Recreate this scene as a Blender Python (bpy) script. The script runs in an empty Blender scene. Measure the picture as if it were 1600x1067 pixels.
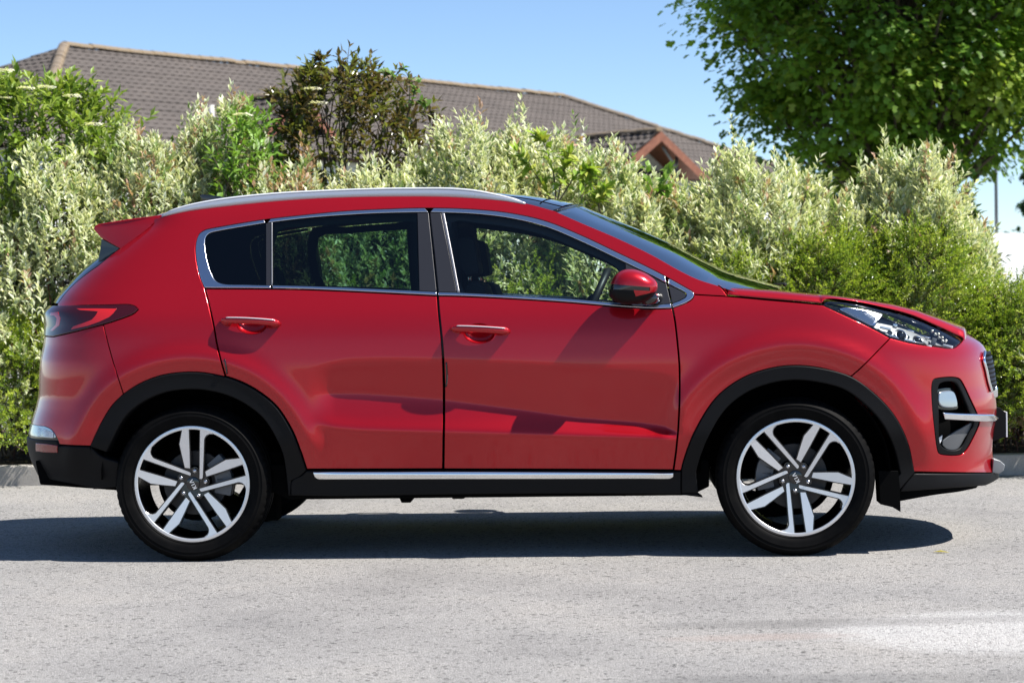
import bpy, bmesh, math, random
import numpy as np
from mathutils import Vector, Matrix
from mathutils.geometry import delaunay_2d_cdt

scene = bpy.context.scene
COL = scene.collection
rng = np.random.default_rng(7)
random.seed(7)

# ------------------------------------------------------------------ camera
CAM = np.array([0.6056, -10.3463, 1.1919])
YAW, PITCH, ROLL, FPX = 0.0535, -0.0247, -0.0156, 3360.0
IW, IH = 1600.0, 1067.0
cF = np.array([-math.sin(YAW)*math.cos(PITCH), math.cos(YAW)*math.cos(PITCH), math.sin(PITCH)])
_r0 = np.array([math.cos(YAW), math.sin(YAW), 0.0])
_u0 = np.cross(_r0, cF)
cR = _r0*math.cos(ROLL) + _u0*math.sin(ROLL)
cU = -_r0*math.sin(ROLL) + _u0*math.cos(ROLL)
cam = bpy.data.cameras.new('camera')
cam.sensor_width = 36.0
cam.lens = FPX/IW*36.0
cam.clip_end = 3000
cam.dof.use_dof = True
cam.dof.focus_distance = 9.6
cam.dof.aperture_fstop = 5.0
camo = bpy.data.objects.new('camera', cam)
COL.objects.link(camo)
camo.matrix_world = Matrix(((cR[0], cU[0], -cF[0], CAM[0]), (cR[1], cU[1], -cF[1], CAM[1]),
                            (cR[2], cU[2], -cF[2], CAM[2]), (0, 0, 0, 1)))
scene.camera = camo

# ------------------------------------------------------------------ light
SUN = np.array([-0.72, 0.155, -1.0]); SUN /= np.linalg.norm(SUN)      # direction the light travels
ELEV = math.asin(-SUN[2]); AZ = math.atan2(-SUN[0], -SUN[1])          # azimuth clockwise from +y
world = bpy.data.worlds.new('World'); scene.world = world
world.use_nodes = True
wn = world.node_tree.nodes; wl = world.node_tree.links
sky = wn.new('ShaderNodeTexSky'); sky.sky_type = 'NISHITA'; sky.sun_disc = False
sky.sun_elevation = ELEV; sky.sun_rotation = AZ
sky.altitude = 50; sky.air_density = 0.7; sky.dust_density = 0.0; sky.ozone_density = 4.0
bg = [n for n in wn if n.type == 'BACKGROUND'][0]
bg.inputs['Strength'].default_value = 0.09
wl.new(sky.outputs[0], bg.inputs['Color'])
sun = bpy.data.lights.new('sun', 'SUN'); sun.energy = 5.0; sun.angle = math.radians(0.53); sun.color = (1.0, 0.955, 0.9)
suno = bpy.data.objects.new('sun', sun); COL.objects.link(suno)
suno.rotation_euler = Vector(SUN).to_track_quat('-Z', 'Y').to_euler()
suno.location = (6, -6, 12)
scene.view_settings.view_transform = 'Standard'
scene.view_settings.look = 'None'
scene.view_settings.exposure = 0.92
scene.view_settings.gamma = 1.0
scene.cycles.caustics_reflective = False; scene.cycles.caustics_refractive = False
scene.render.resolution_x = 1024; scene.render.resolution_y = 682

# ------------------------------------------------------------------ pixel <-> place helpers (surveying only)
def ray(px, py):
    d = cF*FPX + cR*(px-IW/2) - cU*(py-IH/2)
    return d/np.linalg.norm(d)
def on_y(px, py, y):
    d = ray(px, py); return CAM + d*((y-CAM[1])/d[1])
def on_z(px, py, z):
    d = ray(px, py); return CAM + d*((z-CAM[2])/d[2])
def at_dist(px, py, D):
    d = ray(px, py); return CAM + d*(D/(d@cF))
def proj(P):
    d = np.asarray(P, float)-CAM; z = d@cF
    return np.array([IW/2+FPX*(d@cR)/z, IH/2-FPX*(d@cU)/z])

# ------------------------------------------------------------------ materials
def mat(name, color=(.5, .5, .5), rough=.5, metal=0.0, coat=0.0, coat_rough=.03, spec=.5, trans=0.0, emis=None):
    m = bpy.data.materials.new(name); m.use_nodes = True
    b = m.node_tree.nodes['Principled BSDF']
    b.inputs['Base Color'].default_value = (*color, 1)
    b.inputs['Roughness'].default_value = rough
    b.inputs['Metallic'].default_value = metal
    b.inputs['Coat Weight'].default_value = coat
    b.inputs['Coat Roughness'].default_value = coat_rough
    b.inputs['Specular IOR Level'].default_value = spec
    b.inputs['Transmission Weight'].default_value = trans
    return m
def nodes(m): return m.node_tree.nodes, m.node_tree.links, m.node_tree.nodes['Principled BSDF']
def noise(m, scale, detail=4, rough=.55, coord='Object', vec=None):
    n, l, b = nodes(m)
    t = n.new('ShaderNodeTexNoise'); t.inputs['Scale'].default_value = scale
    t.inputs['Detail'].default_value = detail; t.inputs['Roughness'].default_value = rough
    if vec is None:
        c = n.new('ShaderNodeTexCoord'); vec = c.outputs[coord]
    l.new(vec, t.inputs['Vector'])
    return t
def ramp(m, src, stops):
    n, l, b = nodes(m)
    r = n.new('ShaderNodeValToRGB')
    while len(r.color_ramp.elements) < len(stops): r.color_ramp.elements.new(.5)
    for e, (p, c) in zip(r.color_ramp.elements, stops):
        e.position = p; e.color = (*c, 1) if len(c) == 3 else c
    l.new(src, r.inputs[0]); return r
def bump(m, src, strength=.2, dist=.01):
    n, l, b = nodes(m)
    k = n.new('ShaderNodeBump'); k.inputs['Strength'].default_value = strength; k.inputs['Distance'].default_value = dist
    l.new(src, k.inputs['Height']); l.new(k.outputs[0], b.inputs['Normal']); return k
def mixc(m, fac, a, b_, mode='MIX'):
    n, l, b = nodes(m)
    x = n.new('ShaderNodeMix'); x.data_type = 'RGBA'; x.blend_type = mode
    for s, v in ((x.inputs[0], fac), (x.inputs[6], a), (x.inputs[7], b_)):
        if isinstance(v, (int, float)): s.default_value = v
        elif isinstance(v, tuple): s.default_value = (*v, 1)
        else: l.new(v, s)
    return x.outputs[2]
def glass(name, tint, refl_rough=0.0, ior=1.5, gain=1.0):
    m = bpy.data.materials.new(name); m.use_nodes = True
    n = m.node_tree.nodes; l = m.node_tree.links
    n.remove(n['Principled BSDF']); out = n['Material Output']
    t = n.new('ShaderNodeBsdfTransparent'); t.inputs[0].default_value = (*tint, 1)
    g = n.new('ShaderNodeBsdfGlossy'); g.inputs['Roughness'].default_value = refl_rough
    f = n.new('ShaderNodeFresnel'); f.inputs[0].default_value = ior
    x = n.new('ShaderNodeMixShader')
    mm = n.new('ShaderNodeMath'); mm.operation = 'MULTIPLY'; mm.inputs[1].default_value = gain; mm.use_clamp = True
    l.new(f.outputs[0], mm.inputs[0]); l.new(mm.outputs[0], x.inputs[0])
    l.new(t.outputs[0], x.inputs[1]); l.new(g.outputs[0], x.inputs[2]); l.new(x.outputs[0], out.inputs[0])
    return m

M = {}
M['paint'] = mat('red_metallic_paint', (.385, .0032, .0098), .30, .5, 1.0, .075)
M['paint'].node_tree.nodes['Principled BSDF'].inputs['Coat IOR'].default_value = 1.44
M['paint'].node_tree.nodes['Principled BSDF'].inputs['Specular IOR Level'].default_value = .2
M['plastic'] = mat('black_textured_plastic', (.0045, .0045, .005), .55, spec=.15)
bump(M['plastic'], noise(M['plastic'], 700, 2).outputs[0], .12, .002)
M['black'] = mat('black_lining', (.003, .003, .003), .95, spec=.05)
M['gloss'] = mat('gloss_black', (.008, .008, .009), .08, coat=.5)
M['pillar'] = mat('satin_black_film', (.018, .018, .021), .32)
M['chrome'] = mat('chrome', (.80, .81, .83), .1, 1.0)
M['satin'] = mat('satin_chrome', (.60, .62, .67), .2, 1.0)
M['alu'] = mat('anodised_rail', (.52, .54, .58), .36, .6)
M['polish'] = mat('machined_alloy', (.74, .74, .75), .30, .8)
M['run'] = mat('glass_run_metal', (.22, .22, .23), .3, .6)
M['bright'] = mat('painted_highlight', (.70, .71, .73), .35, .25)  # pale colour for the painted highlights on rails and handles
M['rimblack'] = mat('gloss_black_alloy', (.004, .004, .005), .2, coat=.35)
M['tyre'] = mat('tyre_rubber', (.0025, .0025, .003), .6, spec=.06)
_t = noise(M['tyre'], 14, 5); _n2, _l, _b = nodes(M['tyre'])
_l.new(ramp(M['tyre'], _t.outputs[0], [(.35, (.002, .002, .0022)), (.75, (.005, .0047, .0045))]).outputs[0], _b.inputs['Base Color'])
M['disc'] = mat('brake_iron', (.045, .042, .04), .5, .5)
M['steel'] = mat('nut_steel', (.6, .6, .62), .25, 1.0)
M['white'] = mat('white_plastic', (.8, .8, .8), .35)
M['lens_red'] = mat('tail_lens_dark', (.04, .002, .004), .1, coat=.3)
M['lens_red2'] = mat('tail_lens_bright', (.55, .012, .012), .12, coat=1.0)
M['reflector'] = mat('red_reflector', (.20, .006, .008), .2, coat=.8)
M['mesh'] = mat('grille_mesh', (.018, .018, .02), .3)
M['silver'] = mat('silver_highlight', (.24, .25, .25), .45, .3)
M['grey'] = mat('grey_plastic', (.10, .105, .11), .45)
M['lampin'] = mat('lamp_reflector', (.72, .73, .75), .18, .9)
M['lampwhite'] = mat('lamp_light_guide', (.80, .81, .83), .25, .2)
M['foglens'] = mat('fog_lens', (.34, .36, .38), .15, .7, coat=1)
M['led'] = mat('led_lens', (.75, .74, .62), .2, .3, coat=1)
M['seat'] = mat('seat_cloth', (.016, .016, .018), .8)
bump(M['seat'], noise(M['seat'], 300, 2).outputs[0], .3, .003)
M['headliner'] = mat('headliner', (.10, .10, .10), .9)
M['dash'] = mat('dash_plastic', (.018, .019, .021), .45)
M['glass_front'] = glass('side_glass_green', (.76, .85, .80), gain=1.0)
M['glass_dark'] = glass('privacy_glass', (.36, .52, .44), gain=1.0)
M['glass_black'] = glass('privacy_glass_quarter', (.05, .065, .07), gain=1.1)
M['glass_screen'] = glass('windscreen_glass', (.62, .72, .72), ior=1.6, gain=3.0)
M['glass_lamp'] = glass('lamp_cover', (.93, .95, .97), gain=1.2)
M['glass_roof'] = mat('roof_glass', (.010, .012, .016), .03, coat=1.0)

# ------------------------------------------------------------------ object helpers
def link(name, me, material=None, parent=None):
    o = bpy.data.objects.new(name, me); COL.objects.link(o)
    if material is not None and me is not None: me.materials.append(material)
    if parent is not None: o.parent = parent
    return o
def empty(name, loc=(0, 0, 0)):
    o = bpy.data.objects.new(name, None); COL.objects.link(o); o.location = loc
    o.empty_display_size = .2
    return o
def tag(o, label=None, cat=None, group=None, kind=None):
    if label: o['label'] = label
    if cat: o['category'] = cat
    if group: o['group'] = group
    if kind: o['kind'] = kind
    return o
def mesh_obj(name, v, f, material, parent=None, smooth=True, normals=None, mirror=False):
    v = np.asarray(v, float)
    if mirror:
        v = v*np.array([1, -1, 1]); f = [tuple(reversed(t)) for t in f]
        if normals is not None: normals = np.asarray(normals)*np.array([1, -1, 1])
    me = bpy.data.meshes.new(name)
    me.from_pydata([tuple(p) for p in v], [], [tuple(int(i) for i in t) for t in f])
    if smooth: me.polygons.foreach_set('use_smooth', [True]*len(me.polygons))
    me.update()
    if normals is not None: me.normals_split_custom_set_from_vertices([tuple(n) for n in normals])
    return link(name, me, material, parent)
def bm_obj(name, bm, material, parent=None, smooth=False, sharp=None):
    me = bpy.data.meshes.new(name)
    if smooth:
        for f in bm.faces: f.smooth = True
    bm.to_mesh(me); bm.free()
    o = link(name, me, material, parent)
    if sharp:
        me.set_sharp_from_angle(angle=math.radians(sharp))
    return o
def box_bm(bm, c, s, rot=None, bev=0.0, seg=2):
    r = bmesh.ops.create_cube(bm, size=1.0)
    vs = r['verts']
    mt = Matrix.Translation(Vector(c)) @ (rot.to_4x4() if rot is not None else Matrix.Identity(4)) @ Matrix.Diagonal((*s, 1))
    bmesh.ops.transform(bm, matrix=mt, verts=vs)
    if bev > 0:
        es = list({e for v in vs for e in v.link_edges})
        bmesh.ops.bevel(bm, geom=es, offset=bev, segments=seg, profile=.7, affect='EDGES')
def prism(name, pts_xz, y0, y1, material, parent=None, bev=0.0, seg=3, smooth=True, taper=None):
    """side profile (x,z) extruded in y"""
    bm = bmesh.new()
    a = [bm.verts.new((p[0], y0, p[1])) for p in pts_xz]
    b = [bm.verts.new((p[0], y1, p[1])) for p in pts_xz]
    n = len(a)
    bm.faces.new(a); bm.faces.new(list(reversed(b)))
    for i in range(n):
        bm.faces.new((a[(i+1) % n], a[i], b[i], b[(i+1) % n]))
    bmesh.ops.recalc_face_normals(bm, faces=bm.faces[:])
    if bev > 0:
        bmesh.ops.bevel(bm, geom=bm.edges[:], offset=bev, segments=seg, profile=.7, affect='EDGES', clamp_overlap=True)
    return bm_obj(name, bm, material, parent, smooth, 35 if smooth else None)
def crspline(P, n=8, closed=False):
    P = np.asarray(P, float)
    if len(P) < 3: 
        t = np.linspace(0, 1, n+1)[:, None]; return P[0]*(1-t)+P[1]*t
    if closed: Q = np.vstack([P[-1], P, P[0], P[1]])
    else: Q = np.vstack([2*P[0]-P[1], P, 2*P[-1]-P[-2]])
    out = []
    for i in range(len(Q)-3):
        p0, p1, p2, p3 = Q[i:i+4]
        # centripetal
        t0 = 0; t1 = t0+np.linalg.norm(p1-p0)**.5+1e-9; t2 = t1+np.linalg.norm(p2-p1)**.5+1e-9; t3 = t2+np.linalg.norm(p3-p2)**.5+1e-9
        for t in np.linspace(t1, t2, n, endpoint=False):
            a1 = (t1-t)/(t1-t0)*p0+(t-t0)/(t1-t0)*p1; a2 = (t2-t)/(t2-t1)*p1+(t-t1)/(t2-t1)*p2; a3 = (t3-t)/(t3-t2)*p2+(t-t2)/(t3-t2)*p3
            b1 = (t2-t)/(t2-t0)*a1+(t-t0)/(t2-t0)*a2; b2 = (t3-t)/(t3-t1)*a2+(t-t1)/(t3-t1)*a3
            out.append((t2-t)/(t2-t1)*b1+(t-t1)/(t2-t1)*b2)
    if not closed: out.append(P[-1])
    return np.array(out)
def tube(name, pts, rad, material, parent=None, seg=8, flat=(1, 1), closed=False, mirror=False, caps=True):
    """swept round bar along 3-D points; rad scalar or list"""
    pts = np.asarray(pts, float); n = len(pts)
    rad = np.broadcast_to(np.asarray(rad, float), (n,))
    T = np.gradient(pts, axis=0)
    if closed: T = np.roll(pts, -1, 0)-np.roll(pts, 1, 0)
    T /= np.linalg.norm(T, axis=1)[:, None]+1e-12
    up = np.array([0, 0, 1.0]) if abs(T[:, 2]).max() < .95 else np.array([0, 1.0, 0])
    v = []
    for i in range(n):
        a = np.cross(T[i], up); a /= np.linalg.norm(a)+1e-12; b = np.cross(a, T[i])
        for k in range(seg):
            q = 2*math.pi*k/seg
            v.append(pts[i]+rad[i]*(a*math.cos(q)*flat[0]+b*math.sin(q)*flat[1]))
    f = []
    for i in range(n if closed else n-1):
        for k in range(seg):
            f.append((i*seg+k, i*seg+(k+1) % seg, ((i+1) % n)*seg+(k+1) % seg, ((i+1) % n)*seg+k))
    if caps and not closed:
        f.append(tuple(reversed(range(seg)))); f.append(tuple(range((n-1)*seg, n*seg)))
    return mesh_obj(name, v, f, material, parent, True, None, mirror)
# ==================================================================== THE CAR: side surface y = -W(x, z)
def smooth_table(zs, vs, sig, lo=0.0, hi=2.0, step=.002):
    g = np.arange(lo, hi, step)
    t = np.interp(g, zs, vs)
    k = np.arange(-int(4*sig/step), int(4*sig/step)+1)*step
    w = np.exp(-.5*(k/sig)**2); w /= w.sum()
    pad = len(k)//2
    s0 = (t[1]-t[0]); s1 = (t[-1]-t[-2])
    tp = np.concatenate([t[0]+s0*np.arange(-pad, 0), t, t[-1]+s1*np.arange(1, pad+1)])
    return g, np.convolve(tp, w, 'valid')
BZ, BW = smooth_table([.0, .20, .30, .36, .42, .53, .70, .87, 1.00, 1.08, 1.15, 1.22, 1.45, 1.56, 1.66, 1.8],
                      [.80, .838, .858, 0.862, .880, .921, .921, .923, .911, .890, .858, .823, .712, .655, .585, .45], .028)
def prof(px_list, y):
    q = np.array([on_y(a, b, y) for a, b in px_list]); o = np.argsort(q[:, 2]); return q[o, 2], q[o, 0]
SIL_F = [(1545, 790), (1553, 765), (1560, 745), (1560, 736), (1554, 715), (1552, 700), (1553, 680), (1557, 655), (1559, 640), (1558, 622), (1554, 604), (1550, 575), (1546, 556), (1541, 543), (1534, 534), (1520, 525), (1502, 514.5), (1484, 506)]
fz, fx = prof(SIL_F, -.50)
fz = np.append(fz, [1.10, 1.2, 2.0]); fx = np.append(fx, [fx[-1]-.16, fx[-1]-.22, fx[-1]-.22])
XFZ, XFV = smooth_table(fz, fx, .012)
SIL_R = [(75, 790), (63, 743), (53.8, 729), (46.7, 710), (43, 695), (43, 682), (47, 663), (53.8, 642), (59.5, 621), (60, 592), (62, 563), (67, 540), (70, 514), (70, 487), (81.4, 475.5), (89, 463.7), (105, 445.4), (126, 423), (155, 399.4), (190, 375), (225, 350)]
rz, rx = prof(SIL_R, -.70)
XRZ, XRV = smooth_table(rz, rx, .010)
HUBX, HUBZ = 1.335, .345
def xz_at_hub(px, py): 
    p = on_y(px, py, -.92); return p[0], p[2]
# scallop feature lines as x->z tables
_up = np.array([on_y(a, b, -.92)[[0, 2]] for a, b in [(440, 590), (500, 571), (540, 561), (600, 559), (690, 561), (800, 565), (900, 571), (1000, 577), (1055, 586), (1090, 600)]])
_dg = np.array([on_y(a, b, -.92)[[0, 2]] for a, b in [(440, 612), (505, 614), (560, 614), (620, 618), (690, 624), (800, 639), (900, 654), (1000, 662), (1040, 670), (1090, 680)]])
_lo = np.array([on_y(a, b, -.92)[[0, 2]] for a, b in [(440, 655), (490, 660), (520, 667), (570, 671), (690, 674), (800, 677), (900, 680), (1000, 683), (1040, 684), (1090, 686)]])
XG = np.arange(-2.6, 2.6, .004)
def _lin(t):
    v = np.interp(XG, t[:, 0], t[:, 1]); k = np.exp(-.5*(np.arange(-40, 41)*.004/.03)**2); k /= k.sum()
    return np.convolve(np.pad(v, 40, 'edge'), k, 'valid')
ZU, ZD, ZL = _lin(_up), _lin(_dg), _lin(_lo)
XSC0, XSC1 = on_y(478, 600, -.92)[0], on_y(1066, 620, -.92)[0]
def sstep(t): t = np.clip(t, 0, 1); return t*t*(3-2*t)
def W(x, z):
    x = np.asarray(x, float); z = np.asarray(z, float)
    b = np.interp(z, BZ, BW)
    barrel = 1 - .006*np.clip(np.abs(x-.1)/1.3, 0, 2)**2
    hi = np.clip((z-1.10)/.5, 0, 1)
    barrel = barrel - hi*(.012*np.clip((-x-.2)/1.5, 0, 2)**2 + .012*np.clip((x-.2)/1.0, 0, 1.5)**2)
    xe = np.interp(z, XFZ, XFV); t = np.clip((x-1.28)/(xe-1.28), 0, 1)
    Ef = np.maximum(1-t**3.3, 1e-9)**(1/2.15)
    xr = np.interp(z, XRZ, XRV); t = np.clip((-1.2-x)/(-1.2-xr), 0, 1)
    Er = np.maximum(1-t**5, 1e-9)**(1/2.2)
    w = b*barrel*Ef*Er
    # scallop along the doors: undercut below the upper crest, ledge below the diagonal
    zu = np.interp(x, XG, ZU); zd = np.interp(x, XG, ZD); zl = np.interp(x, XG, ZL)
    wx = sstep((x-XSC0)/.13)*sstep((XSC1-x)/.075)
    wl = sstep((x-XSC0+.02)/.16)*sstep((XSC1-.03-x)/.12)
    def dip(zz):
        up = np.clip((zu-zz)/(zu-zd), 0, 1); lowr = np.clip((zz-zl)/(zd-zl), 0, 1)
        return np.where(zz >= zd, .35*sstep(up)+.65*up, .5*sstep(lowr)+.5*lowr)
    d = (dip(z-.010)+2*dip(z-.005)+3*dip(z)+2*dip(z+.005)+dip(z+.010))/9
    w = w - np.clip(.215*(zu-zd), 0, .046)*d*wx
    # lower crest stands proud, surface below tucks under
    w = w + .010*wl*np.exp(-((z-zl)/.035)**2)
    # arch lips
    for hx, R in ((HUBX, .50), (-HUBX, .480)):
        r = np.sqrt((x-hx)**2+(z-HUBZ)**2)
        up_ = sstep((z-.30)/.2)
        w = w + up_*(.019*np.exp(-((r-R-.085)/.052)**2) )
    return w
# fit the end profiles so that the outline seen in the photograph is met
def _fit_end(front):
    global XFV, XRV
    zk, xk = (fz.copy(), fx.copy()) if front else (rz.copy(), rx.copy())
    sil = np.array(SIL_F if front else SIL_R); m = len(sil)
    o = np.argsort(sil[:, 1])
    fr = np.concatenate([np.linspace(.999, .9, 30), np.linspace(.89, .03, 120)])
    for it in range(10):
        for k in range(m):
            z = zk[k]
            if front: xe = np.interp(z, XFZ, XFV); X = 1.28+(xe-1.28)*(1-fr**2.15)**(1/3.3)
            else: xe = np.interp(z, XRZ, XRV); X = -1.2-(-1.2-xe)*(1-fr**2.2)**(1/5)
            P = np.stack([X, -W(X, np.full_like(X, z)), np.full_like(X, z)], -1); d = P-CAM; q = d@cF
            px = IW/2+FPX*(d@cR)/q; py = IH/2-FPX*(d@cU)/q
            i = np.argmax(px) if front else np.argmin(px)
            tgt = np.interp(py[i], sil[o, 1], sil[o, 0])
            xk[k] += .8*(tgt-px[i])/330
        if front:
            xk[m:] = xk[m-1]-np.array([.16, .22, .22]); _, XFV = smooth_table(zk, xk, .012)
        else: _, XRV = smooth_table(zk, xk, .010)
_fit_end(True); _fit_end(False)
def Wn(x, z):
    h = 1.5e-3
    wx = (W(x+h, z)-W(x-h, z))/(2*h); wz = (W(x, z+h)-W(x, z-h))/(2*h)
    n = np.stack([-wx, -np.ones_like(wx), -wz], -1)
    return n/np.linalg.norm(n, axis=-1, keepdims=True)
def S(xz, off=0.0):
    xz = np.atleast_2d(xz); x, z = xz[:, 0], xz[:, 1]
    return np.stack([x, -W(x, z), z], -1)+Wn(x, z)*np.asarray(off).reshape(-1, 1)
_ys = np.linspace(-1.15, .1, 900)
def hit(px, py):
    d = ray(px, py); P = CAM+d*((_ys-CAM[1])/d[1])[:, None]
    g = P[:, 1]+W(P[:, 0], P[:, 2])
    i = np.argmax(g > 0)
    if g[i] <= 0: i = np.argmax(g); return P[i, [0, 2]]
    if i == 0: return P[0, [0, 2]]
    t = -g[i-1]/(g[i]-g[i-1]); p = P[i-1]*(1-t)+P[i]*t
    return p[[0, 2]]
def hits(pl): return np.array([hit(a, b) for a, b in pl])
def C(pl, n=6, closed=False): return hits(crspline(pl, n, closed))        # smooth traced curve -> side surface (x,z)
def Lp(pl): return hits(pl)
def cat(*a):
    out = []
    for q in a:
        for p in np.atleast_2d(q):
            if not out or np.hypot(*(p-out[-1])) > 2e-3: out.append(p)
    if np.hypot(*(out[0]-out[-1])) < 2e-3: out.pop()
    return np.array(out)
def resample(loop, sp):
    out = []
    n = len(loop)
    for i in range(n):
        a, b = loop[i], loop[(i+1) % n]; k = max(1, int(np.ceil(np.hypot(*(b-a))/sp)))
        for j in range(k): out.append(a+(b-a)*j/k)
    return np.array(out)
def area(p): x, y = p[:, 0], p[:, 1]; return .5*np.sum(x*np.roll(y, -1)-np.roll(x, -1)*y)
def inset(p, d):
    if d == 0: return p.copy()
    e = np.roll(p, -1, 0)-p; e /= np.linalg.norm(e, axis=1)[:, None]+1e-12
    nn = np.stack([-e[:, 1], e[:, 0]], -1); n0 = np.roll(nn, 1, 0)
    m = nn+n0; dt = 1+np.sum(nn*n0, 1); m = m/np.maximum(dt, .45)[:, None]
    return p+m*d
def inside(pts, loops):
    c = np.zeros(len(pts), bool); x, y = pts[:, 0], pts[:, 1]
    for p in loops:
        q = np.roll(p, -1, 0)
        for (x0, y0), (x1, y1) in zip(p, q):
            if y0 == y1: continue
            s = ((y0 > y) != (y1 > y)) & (x < (x1-x0)*(y-y0)/(y1-y0)+x0)
            c ^= s
    return c
def panel(name, loop, material, parent, off=0.0, gap=0.0, depth=.022, bev=.002, holes=(), grid=.03, sp=.014, both=True, hole_gap=0.0, offn=None, extra=None):
    """sheet of the body side: outline (and holes) in (x,z), laid on the side surface, with a rounded turned-in edge"""
    loops = []
    for k, lp in enumerate([loop]+list(holes)):
        lp = resample(np.asarray(lp, float), sp)
        if (area(lp) > 0) != (k == 0): lp = lp[::-1]
        loops.append(lp)
    A = [inset(l, (gap if k == 0 else hole_gap)+bev) for k, l in enumerate(loops)]
    B = [inset(l, gap if k == 0 else hole_gap) for k, l in enumerate(loops)]
    lo = A[0].min(0); hi = A[0].max(0)
    gx, gz = np.meshgrid(np.arange(lo[0], hi[0], grid)+grid*.37, np.arange(lo[1], hi[1], grid)+grid*.41)
    gx = gx + (np.arange(gx.shape[0]) % 2)[:, None]*grid*.5
    G = np.stack([gx.ravel(), gz.ravel()], -1)
    if extra is not None: G = np.vstack([G, extra])
    if len(G):
        G = G[inside(G, A)]
        keep = np.ones(len(G), bool)
        allb = np.vstack(A)
        for i0 in range(0, len(G), 400):
            d = np.linalg.norm(G[i0:i0+400, None]-allb[None], axis=2).min(1); keep[i0:i0+400] = d > min(grid*.4, sp*.8)
        G = G[keep]
    verts = [Vector(p) for a in A for p in a]; edges = []; s = 0
    for a in A:
        n = len(a); edges += [(s+i, s+(i+1) % n) for i in range(n)]; s += n
    nb = s
    verts += [Vector(p) for p in G]
    r = delaunay_2d_cdt(verts, edges, [], 0, 1e-7)
    ov = np.array([tuple(v) for v in r[0]]); tri = np.array([t for t in r[2] if len(t) == 3])
    cen = ov[tri].mean(1); tri = tri[inside(cen, A)]
    # orientation towards -y : (x,z) ccw seen from -y is x right z up -> normal -y
    a_ = ov[tri]; sg = (a_[:, 1, 0]-a_[:, 0, 0])*(a_[:, 2, 1]-a_[:, 0, 1])-(a_[:, 2, 0]-a_[:, 0, 0])*(a_[:, 1, 1]-a_[:, 0, 1])
    tri[sg < 0] = tri[sg < 0][:, ::-1]
    def offs(p): return off if offn is None else off+offn(p)
    Nn = Wn(ov[:, 0], ov[:, 1]); V = S(ov, offs(ov))
    if offn is not None:
        h = 2e-3; ex = np.array([h, 0]); ez = np.array([0, h])
        dx = (S(ov+ex, offs(ov+ex))-S(ov-ex, offs(ov-ex))); dz = (S(ov+ez, offs(ov+ez))-S(ov-ez, offs(ov-ez)))
        Nn = np.cross(dx, dz); Nn /= np.linalg.norm(Nn, axis=1)[:, None]
    V = list(V); N = list(Nn); F = [tuple(t) for t in tri]
    for k, (a, b) in enumerate(zip(A, B)):
        n = len(a)
        out = b-a; out = out/(np.linalg.norm(out, axis=1)[:, None]+1e-12); o3 = np.stack([out[:, 0], 0*out[:, 0], out[:, 1]], -1)
        na = Wn(a[:, 0], a[:, 1]); base = S(a, offs(a))
        i0 = len(V)
        V += list(base); N += list(na)
        sb = S(b, (np.asarray(offs(b))-bev)); V += list(sb); N += list((o3*.85+na*.5)/np.linalg.norm(o3*.85+na*.5, axis=1)[:, None])
        sc = sb+np.array([0, depth, 0])+(-o3*.0); V += list(sc); N += list(o3)
        for i in range(n):
            j = (i+1) % n
            for q in (0, n):
                F.append((i0+q+j, i0+q+i, i0+q+n+i, i0+q+n+j))
    near = mesh_obj(name, V, F, material, parent, True, N)
    far = mesh_obj(name, V, F, material, parent, True, N, mirror=True) if both else None
    return near, far
def end_curve(front, z0, z1, frac, n=30):
    zz = np.linspace(z0, z1, n)
    if front:
        t = (1-frac**2.15)**(1/3.3); return np.stack([1.28+(np.interp(zz, XFZ, XFV)-1.28)*t, zz], -1)
    t = (1-frac**2.2)**(1/5); return np.stack([-1.2-(-1.2-np.interp(zz, XRZ, XRV))*t, zz], -1)
# ==================================================================== car parts
car = empty('car', (0, 0, 0))
tag(car, 'red five-door SUV parked side-on on the grey tarmac', 'car')
_panel = panel
def panel(name, loop, material, parent, **k):
    par = parent if isinstance(parent, tuple) else (parent, parent)
    a, b = _panel(name, loop, material, None, **k)
    a.parent = par[0]
    if b is not None: b.parent = par[1]
    return a, b

# ---- traced lines (photograph pixels, laid on the surface)
rear_arch = [(141.7, 696.7), (149.6, 679), (162.7, 653), (175.9, 633), (192.9, 616), (217.8, 600), (249, 587.5), (283.5, 582), (315, 582), (351.7, 588.5), (376, 597), (402, 611), (431, 634.5), (454.9, 671), (468, 702.7), (478.5, 734)]
front_arch = [(1065, 735), (1067, 725), (1084.4, 677), (1118.8, 622), (1160, 591), (1204.7, 575.5), (1242.5, 571.3), (1283.8, 575.5), (1329.5, 588.5), (1366.3, 615), (1397, 649), (1417.8, 690.6), (1428, 737)]
seam_rear = [(319.5, 450), (326.8, 479.5), (333, 508), (338.8, 540), (343.8, 561), (351.7, 588.5)]
seam_b = [(683.7, 461.5), (686, 490), (688.7, 516), (691.5, 545), (693.5, 590), (693.8, 622), (693.3, 680), (692.6, 733.5)]
seam_f = [(1051, 481), (1055, 502), (1059.3, 540), (1061.8, 570), (1062.3, 595), (1061.3, 645), (1057.5, 700), (1052.7, 735)]
dlo_low_r = [(319.5, 450), (426, 450.6), (483.7, 451.8), (588.7, 456.6), (683.7, 461.5)]
dlo_low_f = [(683.7, 461.5), (715, 462.2), (797.5, 466), (880, 471.3), (968, 478.8), (1017.5, 481.8), (1051, 481)]
dlo_back = [(319.5, 450), (312.3, 432), (306.3, 402), (306, 382), (310.5, 367), (320, 360), (330, 357.2)]
dlo_top = [(330, 357.2), (378.7, 348.8), (416.8, 343), (483.7, 335.6), (536, 330.6), (601.8, 327.2), (670.5, 325.4), (742.5, 327.8), (797.5, 333.6), (852.5, 346), (907.5, 368), (962.5, 394), (1017.5, 420.5), (1045, 435), (1080, 454.5)]
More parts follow.
